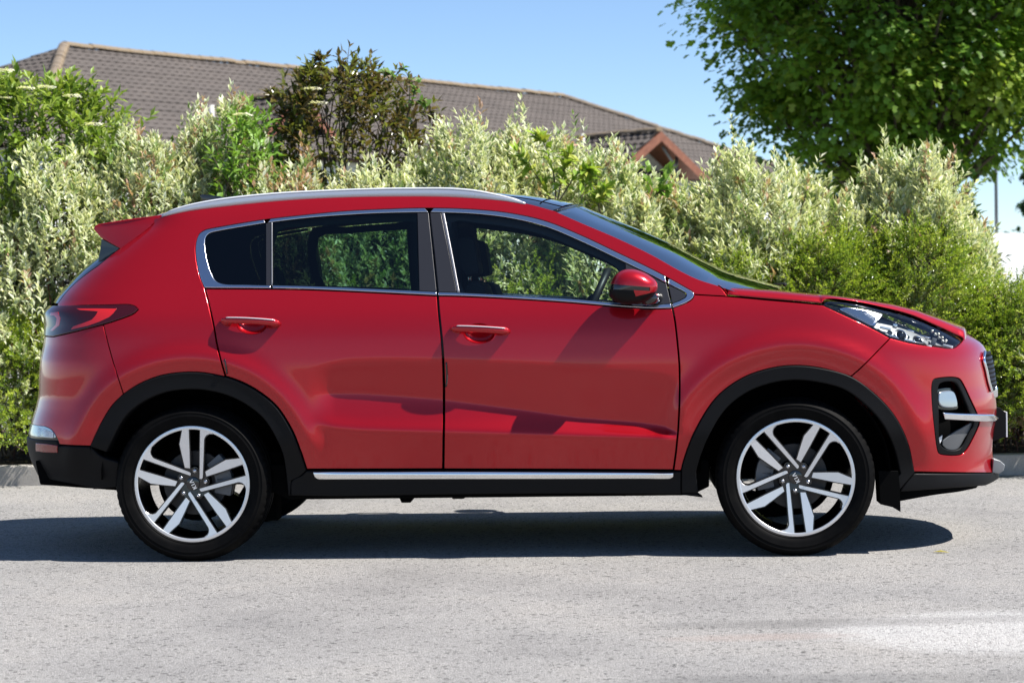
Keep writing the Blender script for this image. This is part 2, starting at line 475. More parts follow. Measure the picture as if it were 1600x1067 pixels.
dlo_nose = [(1080, 454.5), (1084.5, 459), (1082, 466), (1072.5, 472.8), (1051, 481)]
hood_shut = [(1084.5, 460), (1100, 460.9), (1137.5, 463), (1200, 468.6), (1250, 472.8), (1285.5, 476.3)]
lamp_top = [(1285.5, 476.3), (1290.5, 470.5), (1331, 473), (1378.5, 483), (1423, 495), (1462.5, 512), (1496.6, 529.5), (1503.5, 534)]
lamp_low = [(1285.5, 476.3), (1318, 491.5), (1357.5, 510), (1391.6, 528)]
lamp_low2 = [(1391.6, 528), (1408, 532.5), (1423, 536), (1462, 541.5), (1491, 543.6), (1503.5, 534)]
seam_bf = [(1391.6, 528), (1374, 546), (1357.5, 563), (1343, 577), (1329.5, 588.5)]
rail_low = [(239.5, 342), (268, 334.5), (300, 328.6), (378.7, 318.8), (457.5, 311.5), (536, 307.6), (615, 306.2), (700, 306.8), (764.5, 310.8), (822, 317.3), (866, 329)]
screen_edge = [(866, 329), (907.5, 347.4), (962.5, 370.8), (1017.5, 397.2), (1060, 421), (1090, 435.5), (1121, 445.5)]
a_hood = [(1121, 445.5), (1126, 448.5), (1131, 454), (1137.5, 463)]
spoil_seam = [(239.5, 342), (238, 347), (234, 352), (212, 369), (186.4, 388), (152.8, 415.2)]
tail_edge = [(152.8, 415.2), (136, 427), (119.4, 440.5), (103, 457), (90, 474)]
tail_top = [(90, 474), (90, 477.6), (130, 477.2), (170, 476.6), (202, 476.2), (211, 479), (215.7, 483.6)]
tail_low = [(215.7, 483.6), (209, 490), (181, 500.8), (161, 506.8), (110, 520), (84, 526)]
seam_rb = [(161, 506.8), (167.5, 532), (174.5, 558), (183, 586), (192.9, 616)]

ext_f = np.vstack([end_curve(True, .22, 1.1, f, 46) for f in (.4, .46, .53, .6, .67, .74, .81, .87, .93)])
ext_r = np.vstack([end_curve(False, .22, 1.45, f, 60) for f in (.46, .52, .6, .67, .74, .81, .87, .93)])
FR_F, FR_R = .36, .42
_xs = np.arange(XSC0-.02, XSC1+.02, .014)
ext_d = np.vstack([np.stack([_xs+.003*(k % 2), np.interp(_xs, XG, T)+dz], -1) for T in (ZU, ZD, ZL) for k, dz in enumerate((-.026, -.018, -.011, -.005, 0, .005, .011, .018, .026))])

# ---- recess dishes behind the door handles
def ell(cx, cy, rx, ry, n=28, p=2.0, tilt=0.0):
    a = np.linspace(0, 2*math.pi, n, endpoint=False); c, s = np.cos(a), np.sin(a)
    x = rx*np.sign(c)*abs(c)**(2/p); y = ry*np.sign(s)*abs(s)**(2/p)
    return np.stack([cx+x*math.cos(tilt)-y*math.sin(tilt), cy+x*math.sin(tilt)+y*math.cos(tilt)], -1)
HND = {'r': (391.5, 503.5), 'f': (750.5, 515.5)}
hole_r = hits(ell(HND['r'][0]+2, HND['r'][1]+4.5, 23, 14, tilt=.03)); hole_f = hits(ell(HND['f'][0]-2, HND['f'][1]+5.5, 24, 15.5, tilt=.03))

rear_door = panel('door', cat(C(dlo_low_r), C(seam_b), C([(692.6, 733.5), (600, 733.8), (478.5, 734)]), C(rear_arch[9:][::-1]), C(seam_rear[::-1])), M['paint'], car, gap=.0058, holes=[hole_r], grid=.012, sp=.011, extra=ext_d)
front_door = panel('door', cat(C(dlo_low_f), C(seam_f), C([(1052.7, 735), (900, 734), (692.6, 733.5)]), C(seam_b[::-1])), M['paint'], car, gap=.0052, holes=[hole_f], grid=.012, sp=.011, extra=ext_d)
for d_, t_ in ((rear_door, 'rear'), (front_door, 'front')):
    for o in d_: o['label'] = 'red %s door' % t_
fender = panel('fender', cat(C(dlo_nose[1:][::-1]), C(hood_shut), C(lamp_low), C(seam_bf), C(front_arch[:9][::-1]), C([(1065, 735), (1052.7, 735)]), C(seam_f[::-1])), M['paint'], car, gap=.003, grid=.024)
side = panel('body_side', cat(C(seam_rear), C(rear_arch[4:10][::-1]), C(seam_rb[::-1]), C([(161, 506.8), (181, 500.8), (209, 490), (215.7, 483.6)]), C(tail_top[::-1]), C(tail_edge[::-1]), C(spoil_seam[::-1]), C(rail_low), C(screen_edge), C(a_hood), C([(1137.5, 463), (1100, 460.9), (1084.5, 460)]), C([(1084.5, 459.5), (1080, 454.5)]), C(dlo_top[::-1]), C(dlo_back[::-1])), M['paint'], car, gap=.0022, grid=.024)
zb = hit(1558, 738)[1]; zt = hit(1503, 516.5)[1]
fog = [(1456, 600), (1459, 592.5), (1467, 590), (1490, 588.6), (1500, 591.5), (1507, 602), (1516, 621), (1530, 652), (1531.5, 659), (1520.6, 685.7), (1508, 706.5), (1500, 711.3), (1475, 711.3), (1467, 708.5), (1464, 700), (1460, 668.8), (1456.3, 630)]
fog_loop = C(fog, 4, True)
front_bumper = panel('bumper', cat(C(seam_bf), C(front_arch[8:]), C([(1428, 737), (1480, 738), (1520, 738.5), (1548, 738.5)]), end_curve(True, zb, zt, FR_F, 40), C(lamp_low2[::-1])), M['paint'], car, gap=.002, holes=[fog_loop], grid=.022, extra=ext_f)
zr0 = hit(95, 695)[1]; zr1 = hit(84, 526)[1]; zrl = hit(80, 667)[1]
rlampx = [(93, 694.5), (88, 683), (80, 671), (70, 666)]
rear_bumper = panel('bumper', cat(C(tail_low[3:]), end_curve(False, zr1, zrl, FR_R, 30), C(rlampx[::-1]), C([(93, 694.5), (118, 696), (141.7, 696.7)]), C(rear_arch[:5]), C(seam_rb[::-1])), M['paint'], car, gap=.002, grid=.022, extra=ext_r)
for o in front_bumper: o['label'] = 'red front bumper'
for o in rear_bumper: o['label'] = 'red rear bumper'

# ---- black lower cladding
def arch_in(c, r0, pts):       # inner edge: outer traced points pulled towards the hub
    return [(c[0]+(a-c[0])*r0, c[1]+(b-c[1])*r0) for a, b in pts]
ra_in = arch_in((305, 752), .845, rear_arch); fa_in = arch_in((1247, 748), .875, front_arch)
clad = .010
archr = panel('arch_trim', cat(C(rear_arch, 8), C([(478.5, 734), (470, 742), (455, 750)]), C([(453.5, 773.6)]*2), C([(451, 773.6)] + ra_in[::-1][1:], 8)), M['plastic'], car, off=clad, depth=.09, bev=.006, grid=.03)
archf = panel('arch_trim', cat(C(front_arch, 8), C([(1428, 738), (1404, 766)]), C([(1404, 766), (1401, 745)]), C(fa_in[::-1], 8), C([(1091, 770), (1065, 770)])), M['plastic'], car, off=clad, depth=.09, bev=.006, grid=.03)
sill = panel('sill_trim', cat(C([(479, 735.4), (600, 735.2), (692, 734.9), (900, 735.4), (1064, 736.4)]), C([(1064, 771.5), (1098, 776)]) if False else C([(1064, 736.4), (1064, 772)]), C([(1064, 772), (900, 770.6), (680, 772.4), (523, 775), (454.5, 773.6)]), C([(454.5, 773.6), (456, 751), (472, 742)])), M['plastic'], car, off=.006, depth=.12, bev=.006, grid=.03)
panel('sill_trim', cat(C([(1065.5, 771), (1090, 771)]), C([(1090, 771), (1098, 776.5)]), C([(1098, 776.5), (1066, 772.6)])), M['plastic'], car, off=.006, depth=.1, bev=.003, grid=.03)
strip = cat(C([(490, 735.8), (600, 735.9), (692, 735.6), (900, 736.4), (1051.5, 737.2)]), C([(1051.5, 737.2), (1051, 743), (1046, 746.2)]), C([(1046, 746.2), (900, 746.6), (692, 747), (500, 747.4)]), C([(500, 747.4), (494, 743.5), (490, 735.8)]))
zs0 = None
def _bulge(p):
    z = p[:, 1]; zm = np.interp(p[:, 0], [-.8, .8], [hit(500, 741.5)[1], hit(1045, 741.6)[1]])
    return -np.clip(((z-zm)/.017), -1.2, 1.2)**2*.006
panel('sill_strip', strip, M['chrome'], car, off=.019, depth=.02, bev=.002, offn=_bulge, grid=.006, sp=.012)
# rear bumper black part
zq = hit(110, 752)[1]
rb_black = panel('bumper_trim', cat(C([(93, 696), (118, 697.2), (140.5, 698)]), C([(140.5, 698), (150, 720), (150, 763)]), C([(150, 763.5), (105, 754.5), (80, 750)]), end_curve(False, hit(80, 749)[1], hit(80, 688)[1], FR_R, 14), C([(70, 687), (90, 688)])), M['plastic'], car, off=.004, depth=.1, bev=.008, grid=.022, extra=ext_r)
panel('arch_trim', cat(C([(141.7, 697.5), (158, 712), (186, 722)]), C([(186, 722), (183, 762)]), C([(183, 761), (146, 764)])), M['plastic'], car, off=.006, depth=.12, bev=.006)
panel('reflector', cat(C([(58, 692), (75, 693), (91.5, 695.5)]), C([(91.5, 706.5), (70, 705.8), (58, 704)])), M['reflector'], car, off=.009, depth=.02, bev=.003, grid=.012, extra=ext_r)
rlamp = panel('reverse_lamp', cat(end_curve(False, hit(70, 684)[1], zrl, FR_R+.1, 10), C([(70, 665.5), (80, 670.5), (87.5, 682.5), (84, 684.5), (70, 684)])), M['foglens'], car, off=.001, depth=.03, bev=.003, grid=.012, extra=ext_r)
panel('lamp_trim', cat(C([(66, 663.5), (81, 668.8), (90.5, 684), (92.5, 694.5), (70, 689)]), end_curve(False, hit(70, 689)[1], hit(70, 662)[1], FR_R+.02, 12)), M['gloss'], car, off=-.004, depth=.03, extra=ext_r)
for zz in np.linspace(0, 1, 6):
    pl = [tuple(np.array((60, 668+zz*13))+(np.array((84, 676+zz*7))-np.array((60, 668+zz*13)))*t) for t in (0, .5, 1)]
    q = S(hits(pl), .003); tube('lamp_rib', q, .0022, M['chrome'], rlamp[0], 6)
# front lower lip
zf = hit(1540, 756)[1]
flip = panel('bumper_lip', cat(C([(1428, 739.3), (1480, 740), (1548, 740)]), end_curve(True, hit(1500, 740)[1], hit(1500, 759)[1], FR_F, 10), C([(1538, 757.8), (1480, 762), (1405, 767.5)]), C([(1405, 767), (1428, 739.3)])), M['plastic'], car, off=.010, depth=.12, bev=.006, grid=.022, extra=ext_f)
panel('air_dam', cat(C([(1405, 768), (1480, 762.6), (1534, 758.6)]), C([(1530, 764), (1500, 770), (1462, 775), (1405, 785)])), M['black'], car, off=-.012, depth=.1, bev=.004, extra=ext_f)
prism('mud_flap', [tuple(hit(1372, 735)), tuple(hit(1402, 735)), tuple(hit(1404, 766)), tuple(hit(1404, 797)), tuple(hit(1392, 790)), tuple(hit(1374, 786))], -.86, -.70, M['black'], car)
prism('mud_flap', [tuple(hit(1372, 735)), tuple(hit(1402, 735)), tuple(hit(1404, 766)), tuple(hit(1404, 797)), tuple(hit(1392, 790)), tuple(hit(1374, 786))], .70, .86, M['black'], car)
# silver skid plate at the nose (a wedge across the car)
sk = [on_y(a, b, -.40)[[0, 2]] for a, b in [(1551, 716), (1562, 719), (1569.5, 726), (1567, 735), (1560, 739.5), (1549, 738)]]
prism('skid_plate', [tuple(p) for p in sk], -.42, .42, M['silver'], car, bev=.006)

# ---- windows: bright trim, panes, black pillars
in_top_q = [(320.3, 381), (321.5, 371.5), (327, 365.3), (345, 360.7), (365.6, 357), (415, 348.8)]
in_top_r = [(418, 348.4), (483.7, 340.6), (562.5, 334.9), (610, 333), (669.5, 331.9)]
in_top_f = [(672, 331.8), (742.5, 334.6), (797.5, 341.3), (852.5, 354.6), (907.5, 377.3), (962.5, 403.4), (1017.5, 430.3), (1041.5, 443)]
in_low_q = [(320.3, 381), (323, 402), (329, 423), (336.7, 438), (347, 443.3), (385, 445), (423, 446)]
in_low_r = [(426, 446), (483.7, 447.4), (562, 450.6), (655, 455), (682.3, 456.4)]
in_low_f = [(685, 456.6), (715, 457.6), (825, 463.2), (900, 468), (962.5, 473.6), (1015, 476.4), (1048.5, 474.8)]
def pick(pl, x0, x1):
    q = crspline(pl, 8); q = q[(q[:, 0] >= x0-1e-6) & (q[:, 0] <= x1+1e-6)]; return q
otop = crspline(dlo_top, 10)
tr_q = cat(hits(otop[otop[:, 0] < 416][::-1]), C(dlo_back[::-1]), C([(319.5, 450), (380, 450.5), (424, 450.8)]), C(in_low_q[::-1]), C(in_top_q))
trim_mat = M['satin']
panel('window_trim', tr_q, trim_mat, side, off=.003, gap=.0012, depth=.015, bev=.003, grid=.008, sp=.008)
tr = cat(hits(otop[(otop[:, 0] > 417.5) & (otop[:, 0] < 669.5)]), C(in_top_r[::-1]))
panel('window_trim', tr, trim_mat, rear_door, off=.003, gap=.0008, depth=.015, bev=.003, grid=.008, sp=.008)
panel('window_trim', cat(C([(426, 450.6), (483.7, 451.8), (588.7, 456.6), (682.6, 461.4)]), C(in_low_r[::-1])), trim_mat, rear_door, off=.003, gap=.0004, depth=.015, bev=.003, grid=.008, sp=.008)
tr = cat(hits(otop[(otop[:, 0] > 672) & (otop[:, 0] < 1041.5)]), C(in_top_f[::-1]))
panel('window_trim', tr, trim_mat, front_door, off=.003, gap=.0008, depth=.015, bev=.003, grid=.008, sp=.008)
panel('window_trim', cat(C([(685.2, 461.6)] + dlo_low_f[1:-1] + [(1049.3, 481.2)]), C(in_low_f[::-1])), trim_mat, front_door, off=.003, gap=.0004, depth=.015, bev=.003, grid=.008, sp=.008)
panel('window_trim', cat(hits(otop[otop[:, 0] > 1044]), C(dlo_nose), C([(1051.5, 480.6), (1050.5, 474.2)]), C([(1050.5, 474.2), (1063, 469.5), (1072, 463.5), (1072, 459), (1044.5, 444)])), trim_mat, fender, off=.003, gap=.0008, depth=.015, bev=.003, grid=.008, sp=.008)
# black pieces
panel('quarter_corner', cat(C([(1044.5, 444.5), (1071.5, 459.5), (1071.3, 463), (1062, 469), (1050.5, 473.6)]), C([(1050.3, 473.6), (1044.5, 444.5)])), M['pillar'], fender, off=-.001, depth=.02, grid=.012)
panel('mirror_sail', cat(C([(977, 410.8), (1017.5, 430.8), (1041.5, 443.4)]), C([(1041.5, 443.4), (1048.6, 474.4)]), C([(1048.5, 474.4), (1015, 476), (978, 474.2)]), C([(978, 474.2), (977, 410.8)])), M['pillar'], front_door, off=-.001, depth=.02, gap=.001, grid=.014)
panel('pillar_trim', cat(C([(652, 332.6), (669.5, 332.3)]), C([(669.5, 332.3), (676, 395), (682.2, 456)]), C([(682.2, 456), (655, 454.6)]), C([(655, 454.6), (653.5, 395), (652, 332.6)])), M['pillar'], rear_door, off=.001, depth=.02, gap=.0006, grid=.014)
panel('pillar_trim', cat(C([(672, 332.3), (689, 332.6)]), C([(689, 332.6), (701.5, 394), (714, 457.2)]), C([(714, 457.2), (685.3, 456.2)]), C([(685.3, 456.2), (679, 395), (672, 332.3)])), M['pillar'], front_door, off=.001, depth=.02, gap=.0006, grid=.014)
panel('glass_run', cat(C([(689.8, 333), (694.3, 333.2)]), C([(694.3, 333.2), (706, 392), (718.5, 457.6)]), C([(718.5, 457.6), (714.5, 457.4)]), C([(714.5, 457.4), (702, 394), (689.8, 333)])), M['run'], front_door, off=.004, depth=.012, bev=.003, grid=.01)
panel('pillar_trim', cat(C([(415.5, 349), (423.5, 347.9)]), C([(423.5, 347.9), (423.8, 446)]), C([(423.8, 446), (415.7, 445.8)]), C([(415.7, 445.8), (415.5, 349)])), M['pillar'], side, off=.000, depth=.02, grid=.01)
panel('glass_run', cat(C([(423.7, 348.2), (425.6, 348)]), C([(425.6, 348), (425.9, 446)]), C([(425.9, 446), (424, 446)]), C([(424, 446), (423.7, 348.2)])), M['run'], rear_door, off=.003, depth=.01, bev=.001, grid=.01)
quarter_glass = panel('window_pane', cat(C(in_top_q), C([(415.2, 349), (415.5, 445.8)]), C([(415.5, 445.8), (385, 445), (347, 443.3), (336.7, 438), (329, 423), (323, 402), (320.3, 381)])), M['glass_black'], side, off=-.003, depth=.004, bev=.001)
rear_glass = panel('window_pane', cat(C([(426, 347.6), (483.7, 340.8), (562.5, 335.1), (610, 333.2), (651.7, 332.4)]), C([(651.7, 332.4), (653, 395), (654.8, 454.6)]), C([(654.8, 454.8), (562, 450.4), (483.7, 447.2), (426, 446)])), M['glass_dark'], rear_door, off=-.004, depth=.004, bev=.001)
front_glass = panel('window_pane', cat(C([(694.5, 333), (742.5, 334.8), (797.5, 341.5), (852.5, 354.8), (907.5, 377.5), (962.5, 403.6), (976.5, 410.6)]), C([(976.5, 410.6), (977.5, 474)]), C([(977.5, 474.4), (962.5, 473.4), (900, 467.8), (825, 463), (719, 457.8)]), C([(719, 457.8), (706.5, 392), (694.5, 333)])), M['glass_front'], front_door, off=-.004, depth=.004, bev=.001)
# inner frames seen behind the panes (door frame lining)
def frame_in(name, outer, inner, par, off, m):
    panel(name, outer, m, par, off=off, depth=.03, holes=[inner], grid=.03)
frame_in('door_lining', C([(690, 330), (742.5, 331), (797.5, 337), (852.5, 350), (907.5, 372), (962.5, 399), (1040, 438), (1045, 476), (960, 480), (690, 466)], 4, True),
         C([(705, 343), (745, 343.5), (797, 350), (850, 363), (905, 385), (958, 409), (968, 420), (966, 470), (900, 466.5), (825, 461.6), (728, 456.8)], 3, True), front_door, -.03, M['dash'])
frame_in('door_lining', C([(420, 344), (483.7, 337), (562.5, 331), (670, 329), (684, 460), (588, 457), (420, 451)], 4, True),
         C([(432, 356), (485, 349), (563, 343), (640, 341.5), (648, 344), (650, 451), (562, 447.6), (484, 445), (432, 443.8)], 3, True), rear_door, -.03, M['dash'])

# ---- door handles
def pillow(name, loop3, nrm, height, material, parent, rings=6, p=2.6, mirror=False):
    """rounded lump: closed 3-D outline raised along nrm"""
    loop3 = np.asarray(loop3); c = loop3.mean(0); v = []; f = []; n = len(loop3)
    for k in range(rings+1):
        s = math.cos(k/rings*math.pi/2)**(2/p) if k < rings else 0.0
        h = math.sin(k/rings*math.pi/2)**(2/p)*height
        if k < rings: v += list(c+(loop3-c)*s+np.asarray(nrm)*h)
    v.append(c+np.asarray(nrm)*height)
    for k in range(rings-1):
        for i in range(n):
            j = (i+1) % n; f.append((k*n+i, k*n+j, (k+1)*n+j, (k+1)*n+i))
    for i in range(n): f.append(((rings-1)*n+i, (rings-1)*n+(i+1) % n, rings*n))
    v = np.array(v)
    a, b, cc = v[f[0][0]], v[f[0][1]], v[f[0][2]]
    nn = np.cross(b-a, cc-a); outw = (a+b)/2-c + np.asarray(nrm)*.01
    if nn@outw < 0: f = [tuple(reversed(t)) for t in f]
    return mesh_obj(name, v, f, material, parent, True, None, mirror)
for key, dr, hole in (('r', rear_door, hole_r), ('f', front_door, hole_f)):
    cx, cy = HND[key]
    for side_i in (0, 1):
        mir = side_i == 1
        pillow('handle_dish', S(hole, .0), (0, 1, .0), .034, M['paint'], dr[side_i], mirror=mir)
        # grip: a bar standing off the door on two feet
        t = np.linspace(0, 1, 25); gx = cx-47+94*t; gy = cy-1.5+4.2*t
        base = hits(np.stack([gx, gy], -1)); stand = .008+.030*np.clip(np.sin(np.clip(t, .0, 1)*math.pi), 0, 1)**.45
        P = S(base, stand)
        rz_ = .0155*np.clip(np.minimum(t/.09, (1-t)/.09), .12, 1)**.5
        v = []; f = []; sg = 14
        for i in range(len(t)):
            for k in range(sg):
                q = 2*math.pi*k/sg; c_, s_ = math.cos(q), math.sin(q)
                v.append(P[i]+np.array([0, np.sign(c_)*abs(c_)**.9*.017*min(1, rz_[i]/.0155+.2), np.sign(s_)*abs(s_)**.95*rz_[i]*(1+.12*(t[i] > .1))]))
        for i in range(len(t)-1):
            for k in range(sg): f.append((i*sg+k, i*sg+(k+1) % sg, (i+1)*sg+(k+1) % sg, (i+1)*sg+k))
        f.append(tuple(reversed(range(sg)))); f.append(tuple(range((len(t)-1)*sg, len(t)*sg)))
        g = mesh_obj('door_handle', v, [tuple(reversed(q)) for q in f], M['paint'], dr[side_i], True, None, mir)
        hs = P[3:-2]+np.array([0, -.0125, .0105]); tube('handle_highlight', hs*np.array([1, -1 if mir else 1, 1]), .0036, M['bright'], dr[side_i], 6, flat=(1.6, .7))  # bright strip paints the sky reflection along the top of the grip
        for e0, e1 in ((.02, .2), (.83, .98)):
            lp = hits([(cx-47+94*(e0+(e1-e0)*.5)+17*math.cos(a)*(.5 if e0 > .5 else .55), cy-1.5+4.2*(e0+e1)/2+5.2*math.sin(a)) for a in np.linspace(0, 2*math.pi, 16, endpoint=False)])
            pillow('handle_foot', S(lp, -.001), (0, -1, 0), .03, M['paint'], dr[side_i], 4, 3, mir)
    if key == 'f':
        lp = S(hits(ell(730, 514.6, 3.2, 2.4, 14, 3)), .0475); pillow('lock_button', lp, (0, -1, 0), .002, M['gloss'], dr[0], 3)
# edge protectors on the door edges
for pl, dr, r_ in (([(697.3, 566), (698.3, 580), (698.2, 592), (697.0, 604)], front_door, .0040), ([(351, 561), (353.2, 572), (355, 584)], rear_door, .0036)):
    tube('edge_guard', S(C(pl, 4), .003), r_, M['gloss'], dr[0], 8)
tube('edge_guard', S(C([(699.4, 585), (699.2, 594), (697.8, 603)], 4), .004), .0014, M['silver'], front_door[0], 6)  # silver line paints the highlight on the lower half of the guard
# ---- tops: bonnet, windscreen, roof
def loft(name, rows, material, parent, smooth=True, flip=False):
    rows = np.asarray(rows); m, n = rows.shape[:2]
    f = []
    for i in range(m-1):
        for j in range(n-1):
            q = (i*n+j, i*n+j+1, (i+1)*n+j+1, (i+1)*n+j); f.append(tuple(reversed(q)) if flip else q)
    return mesh_obj(name, rows.reshape(-1, 3), f, material, parent, smooth)
VV = np.concatenate([np.linspace(0, .09, 14), np.linspace(.11, 1, 14)])
VV = np.concatenate([VV, 2-VV[::-1][1:]])           # 0..2 across, 1 = centre line
hood_edge = crspline([(1122.5, 445.5), (1127.5, 448.5), (1132.5, 454), (1139, 463.2)], 4)
edge_px = np.vstack([crspline([(1139, 463.2), (1200, 468.8), (1250, 473), (1284, 475.9)], 8), crspline([(1284, 475.2), (1289.5, 469.6), (1331, 472), (1378.5, 482), (1423, 494), (1462.5, 511), (1500, 528.5)], 8)])
sil_x = [1121, 1145, 1200, 1251, 1290, 1331, 1383.7, 1423, 1462.5, 1490, 1512, 1540]
sil_y = [445.5, 448.0, 451.5, 456.5, 460.5, 466, 473.8, 483, 497, 508.5, 519, 534]
rows = []
nE = len(edge_px)
for k, (a, b) in enumerate(edge_px):
    s = k/(nE-1); xz = hit(a, b-1.6); P0 = S([xz], .001)[0]
    pm = proj((P0[0], -.45, P0[2]+.05)); sy = np.interp(pm[0], sil_x, sil_y)
    zc = on_y(pm[0], sy, -.45)[2]; zc = max(zc, P0[2]+.012)
    ws = -P0[1]; r = []
    bx = .07*s**4
    for v in VV:
        u = v if v <= 1 else 2-v
        g = .80*(1-(1-u)**38)+.20*(1-(1-u)**2.6)
        y = -ws*(1-v); r.append((P0[0]+bx*(1-(1-u)**2), y, P0[2]+.001+(zc-P0[2])*g))
    rows.append(r)
# scuttle corner of the bonnet
pre = []
for (a, b) in hood_edge[:-1]:
    P0 = S([hit(a, b)])[0]; pm = proj((P0[0], -.45, P0[2]+.02)); zc = max(on_y(pm[0], 447.5, -.45)[2], P0[2]+.003); ws = -P0[1]; r = []
    for v in VV:
        u = v if v <= 1 else 2-v
        y = -ws*(1-v); r.append((P0[0]+.02*(1-(1-u)**2), y, P0[2]+(zc-P0[2])*(1-(1-u)**6)))
    pre.append(r)
lip = []
for dx_, dz_ in ((.012, -.006), (.02, -.02), (.022, -.06)):
    lip.append([(p[0]+dx_, p[1]*1.0, p[2]+dz_) for p in rows[-1]])
allr = np.array(pre+rows+lip)
fl0 = allr[:, :1]+np.array([0, .03, .002]); fl1 = allr[:, -1:]+np.array([0, -.03, .002])
bonnet = loft('bonnet', np.concatenate([fl0, allr, fl1], 1), M['paint'], car, flip=True)
for sg_ in (1, -1):
    tube('bonnet_gutter', S(C(hood_shut[1:], 6), -.022)*np.array([1, sg_, 1]), .014, M['black'], car, 6)
# windscreen
scr = crspline(screen_edge, 5); rows = []
for k, (a, b) in enumerate(scr):
    s = k/(len(scr)-1); P0 = S([hit(a, b+1.0)], -.004)[0]; ws = -P0[1]; r = []
    bul = np.array([.12+.05*s, 0, .042])
    for v in np.linspace(0, 2, 25):
        r.append(P0*np.array([1, 1-v, 1])+bul*(1-abs(1-v)**2.8))
    rows.append(r)
for t_ in (.05, .11, .17):
    e_ = np.array(rows[len(scr)-1]); g_ = e_-np.array(rows[len(scr)-3]); g_ = g_/np.linalg.norm(g_, axis=1)[:, None]
    rows.append(e_+g_*t_)
R_s = np.array(rows)
windscreen = loft('windscreen', rows, M['glass_screen'], car, flip=True)
# black surround band of the screen and its lower scuttle
def band(name, rws, j0, j1, off, material, par):
    q = np.asarray(rws)[:, j0:j1+1]+np.array([off, 0, off]); return loft(name, q, material, par)
tube('screen_seal', R_s[0]+np.array([0, 0, .003]), .006, M['gloss'], windscreen, 6)
# scuttle: black tray and wipers at the base of the screen
base = R_s[-1]+np.array([-.02, 0, 0]); q = []
for j in range(25):
    q.append([base[j]+np.array([.0, 0, -.012]), base[j]+np.array([.05, 0, -.035]), base[j]+np.array([.10, 0, -.05])])
scut = loft('scuttle', np.array(q).transpose(1, 0, 2), M['plastic'], car)
for y0, y1 in ((-.42, .25), (.12, .62)):
    pts = [np.array([np.interp(y, base[:, 1], base[:, 0])+.035, y, np.interp(y, base[:, 1], base[:, 2])+.012]) for y in np.linspace(y0, y1, 9)]
    tube('wiper', pts, .007, M['plastic'], car, 6)
# roof
rl = crspline(rail_low, 5); rows = []; nR = len(rl)
for k, (a, b) in enumerate(rl):
    s = k/(nR-1); P0 = S([hit(a, b+.8)])[0]; ws = -P0[1]; r = []
    cz = .055+.0*s; cx = .10*max(0, (s-.75)/.25)**2
    for v in np.linspace(0, 2, 25):
        u = 1-abs(1-v)
        r.append((P0[0]+cx*(1-(1-u)**2), -ws*(1-v), P0[2]-.002+cz*(.35*(1-(1-u)**8)+.65*(1-(1-u)**2))))
    rows.append(r)
R_r = np.array(rows); kx = next(i for i in range(nR) if rl[i, 0] > 560)
loft('roof', R_r[:kx+1], M['paint'], car, flip=True)
roof_glass = loft('roof_glass', R_r[kx:], M['glass_roof'], car, flip=True)
kg = next(i for i in range(nR) if rl[i, 0] > 838)
tube('glass_joint', R_r[kg][1:-1]+np.array([0, 0, .0005]), .003, M['black'], roof_glass, 6)
for sgn in (0, 1):
    j = 2 if sgn == 0 else 22
    tube('glass_joint', R_r[kx:, j]+np.array([0, 0, .0004]), .0022, M['black'], roof_glass, 6)
# inner roof lining
loft('roof_lining', R_r[:, 1:-1]-np.array([0, 0, .035]), M['headliner'], car)
# roof rails
rt = crspline([(252, 335.3), (275, 326.5), (300, 319.5), (352.5, 310.3), (431, 302.3), (510, 298), (588.7, 295.2), (660, 294.4), (701, 294.6), (742.5, 298), (783.8, 306.2), (810, 313), (822, 317)], 6)
rb = crspline([(254, 336.6), (275, 331.6), (300, 326.8), (378.7, 317.6), (457.5, 310.6), (536, 306.8), (615, 305.4), (700, 306), (764.5, 310), (800, 314), (820, 317.6)], 6)
rtf = lambda x: np.interp(x, rt[:, 0], rt[:, 1]); rbf = lambda x: np.interp(x, rb[:, 0], rb[:, 1])
xs = np.concatenate([np.linspace(253, 300, 14), np.linspace(310, 740, 34), np.linspace(748, 821, 18)])
for mir in (False, True):
    v = []; f = []; sec = 10
    for x in xs:
        pb = S([hit(x, rbf(x)+1.2)])[0]; yb = pb[1]
        pt = on_y(x, rtf(x), yb+.012); h = max(pt[2]-pb[2], .006)
        for (dy, dz) in ((-.001, -.004), (-.003, h*.35), (-.0015, h*.72), (.004, h*.93), (.012, h*1.0), (.024, h*.98), (.034, h*.85), (.037, h*.5), (.037, h*.2), (.036, -.004)):
            v.append((pb[0], yb+dy, pb[2]+dz))
    for i in range(len(xs)-1):
        for k in range(sec): f.append((i*sec+k, (i+1)*sec+k, (i+1)*sec+(k+1) % sec, i*sec+(k+1) % sec))
    f.append(tuple(range(sec))); f.append(tuple(reversed(range((len(xs)-1)*sec, len(xs)*sec))))
    rl_ = mesh_obj('roof_rail', v, f, M['alu'], car, True, None, mir)
    vv_ = np.array(v).reshape(len(xs), sec, 3)[:, 4]*np.array([1, -1 if mir else 1, 1])+np.array([0, 0, -.002])
    tube('rail_highlight', vv_, np.clip(np.minimum(np.arange(len(xs)), np.arange(len(xs))[::-1])*.002, .003, .0075), M['bright'], rl_, 8, flat=(1.8, .8))  # pale tube paints the sunlit top edge of the rail
# aerial fin
fin = [on_y(a, b, 0)[[0, 2]] for a, b in [(313, 305), (318, 304), (330, 305.2), (345, 307), (362, 313), (318, 316)]]
prism('aerial_fin', [tuple(p) for p in fin], -.022, .022, M['gloss'], car, bev=.006)
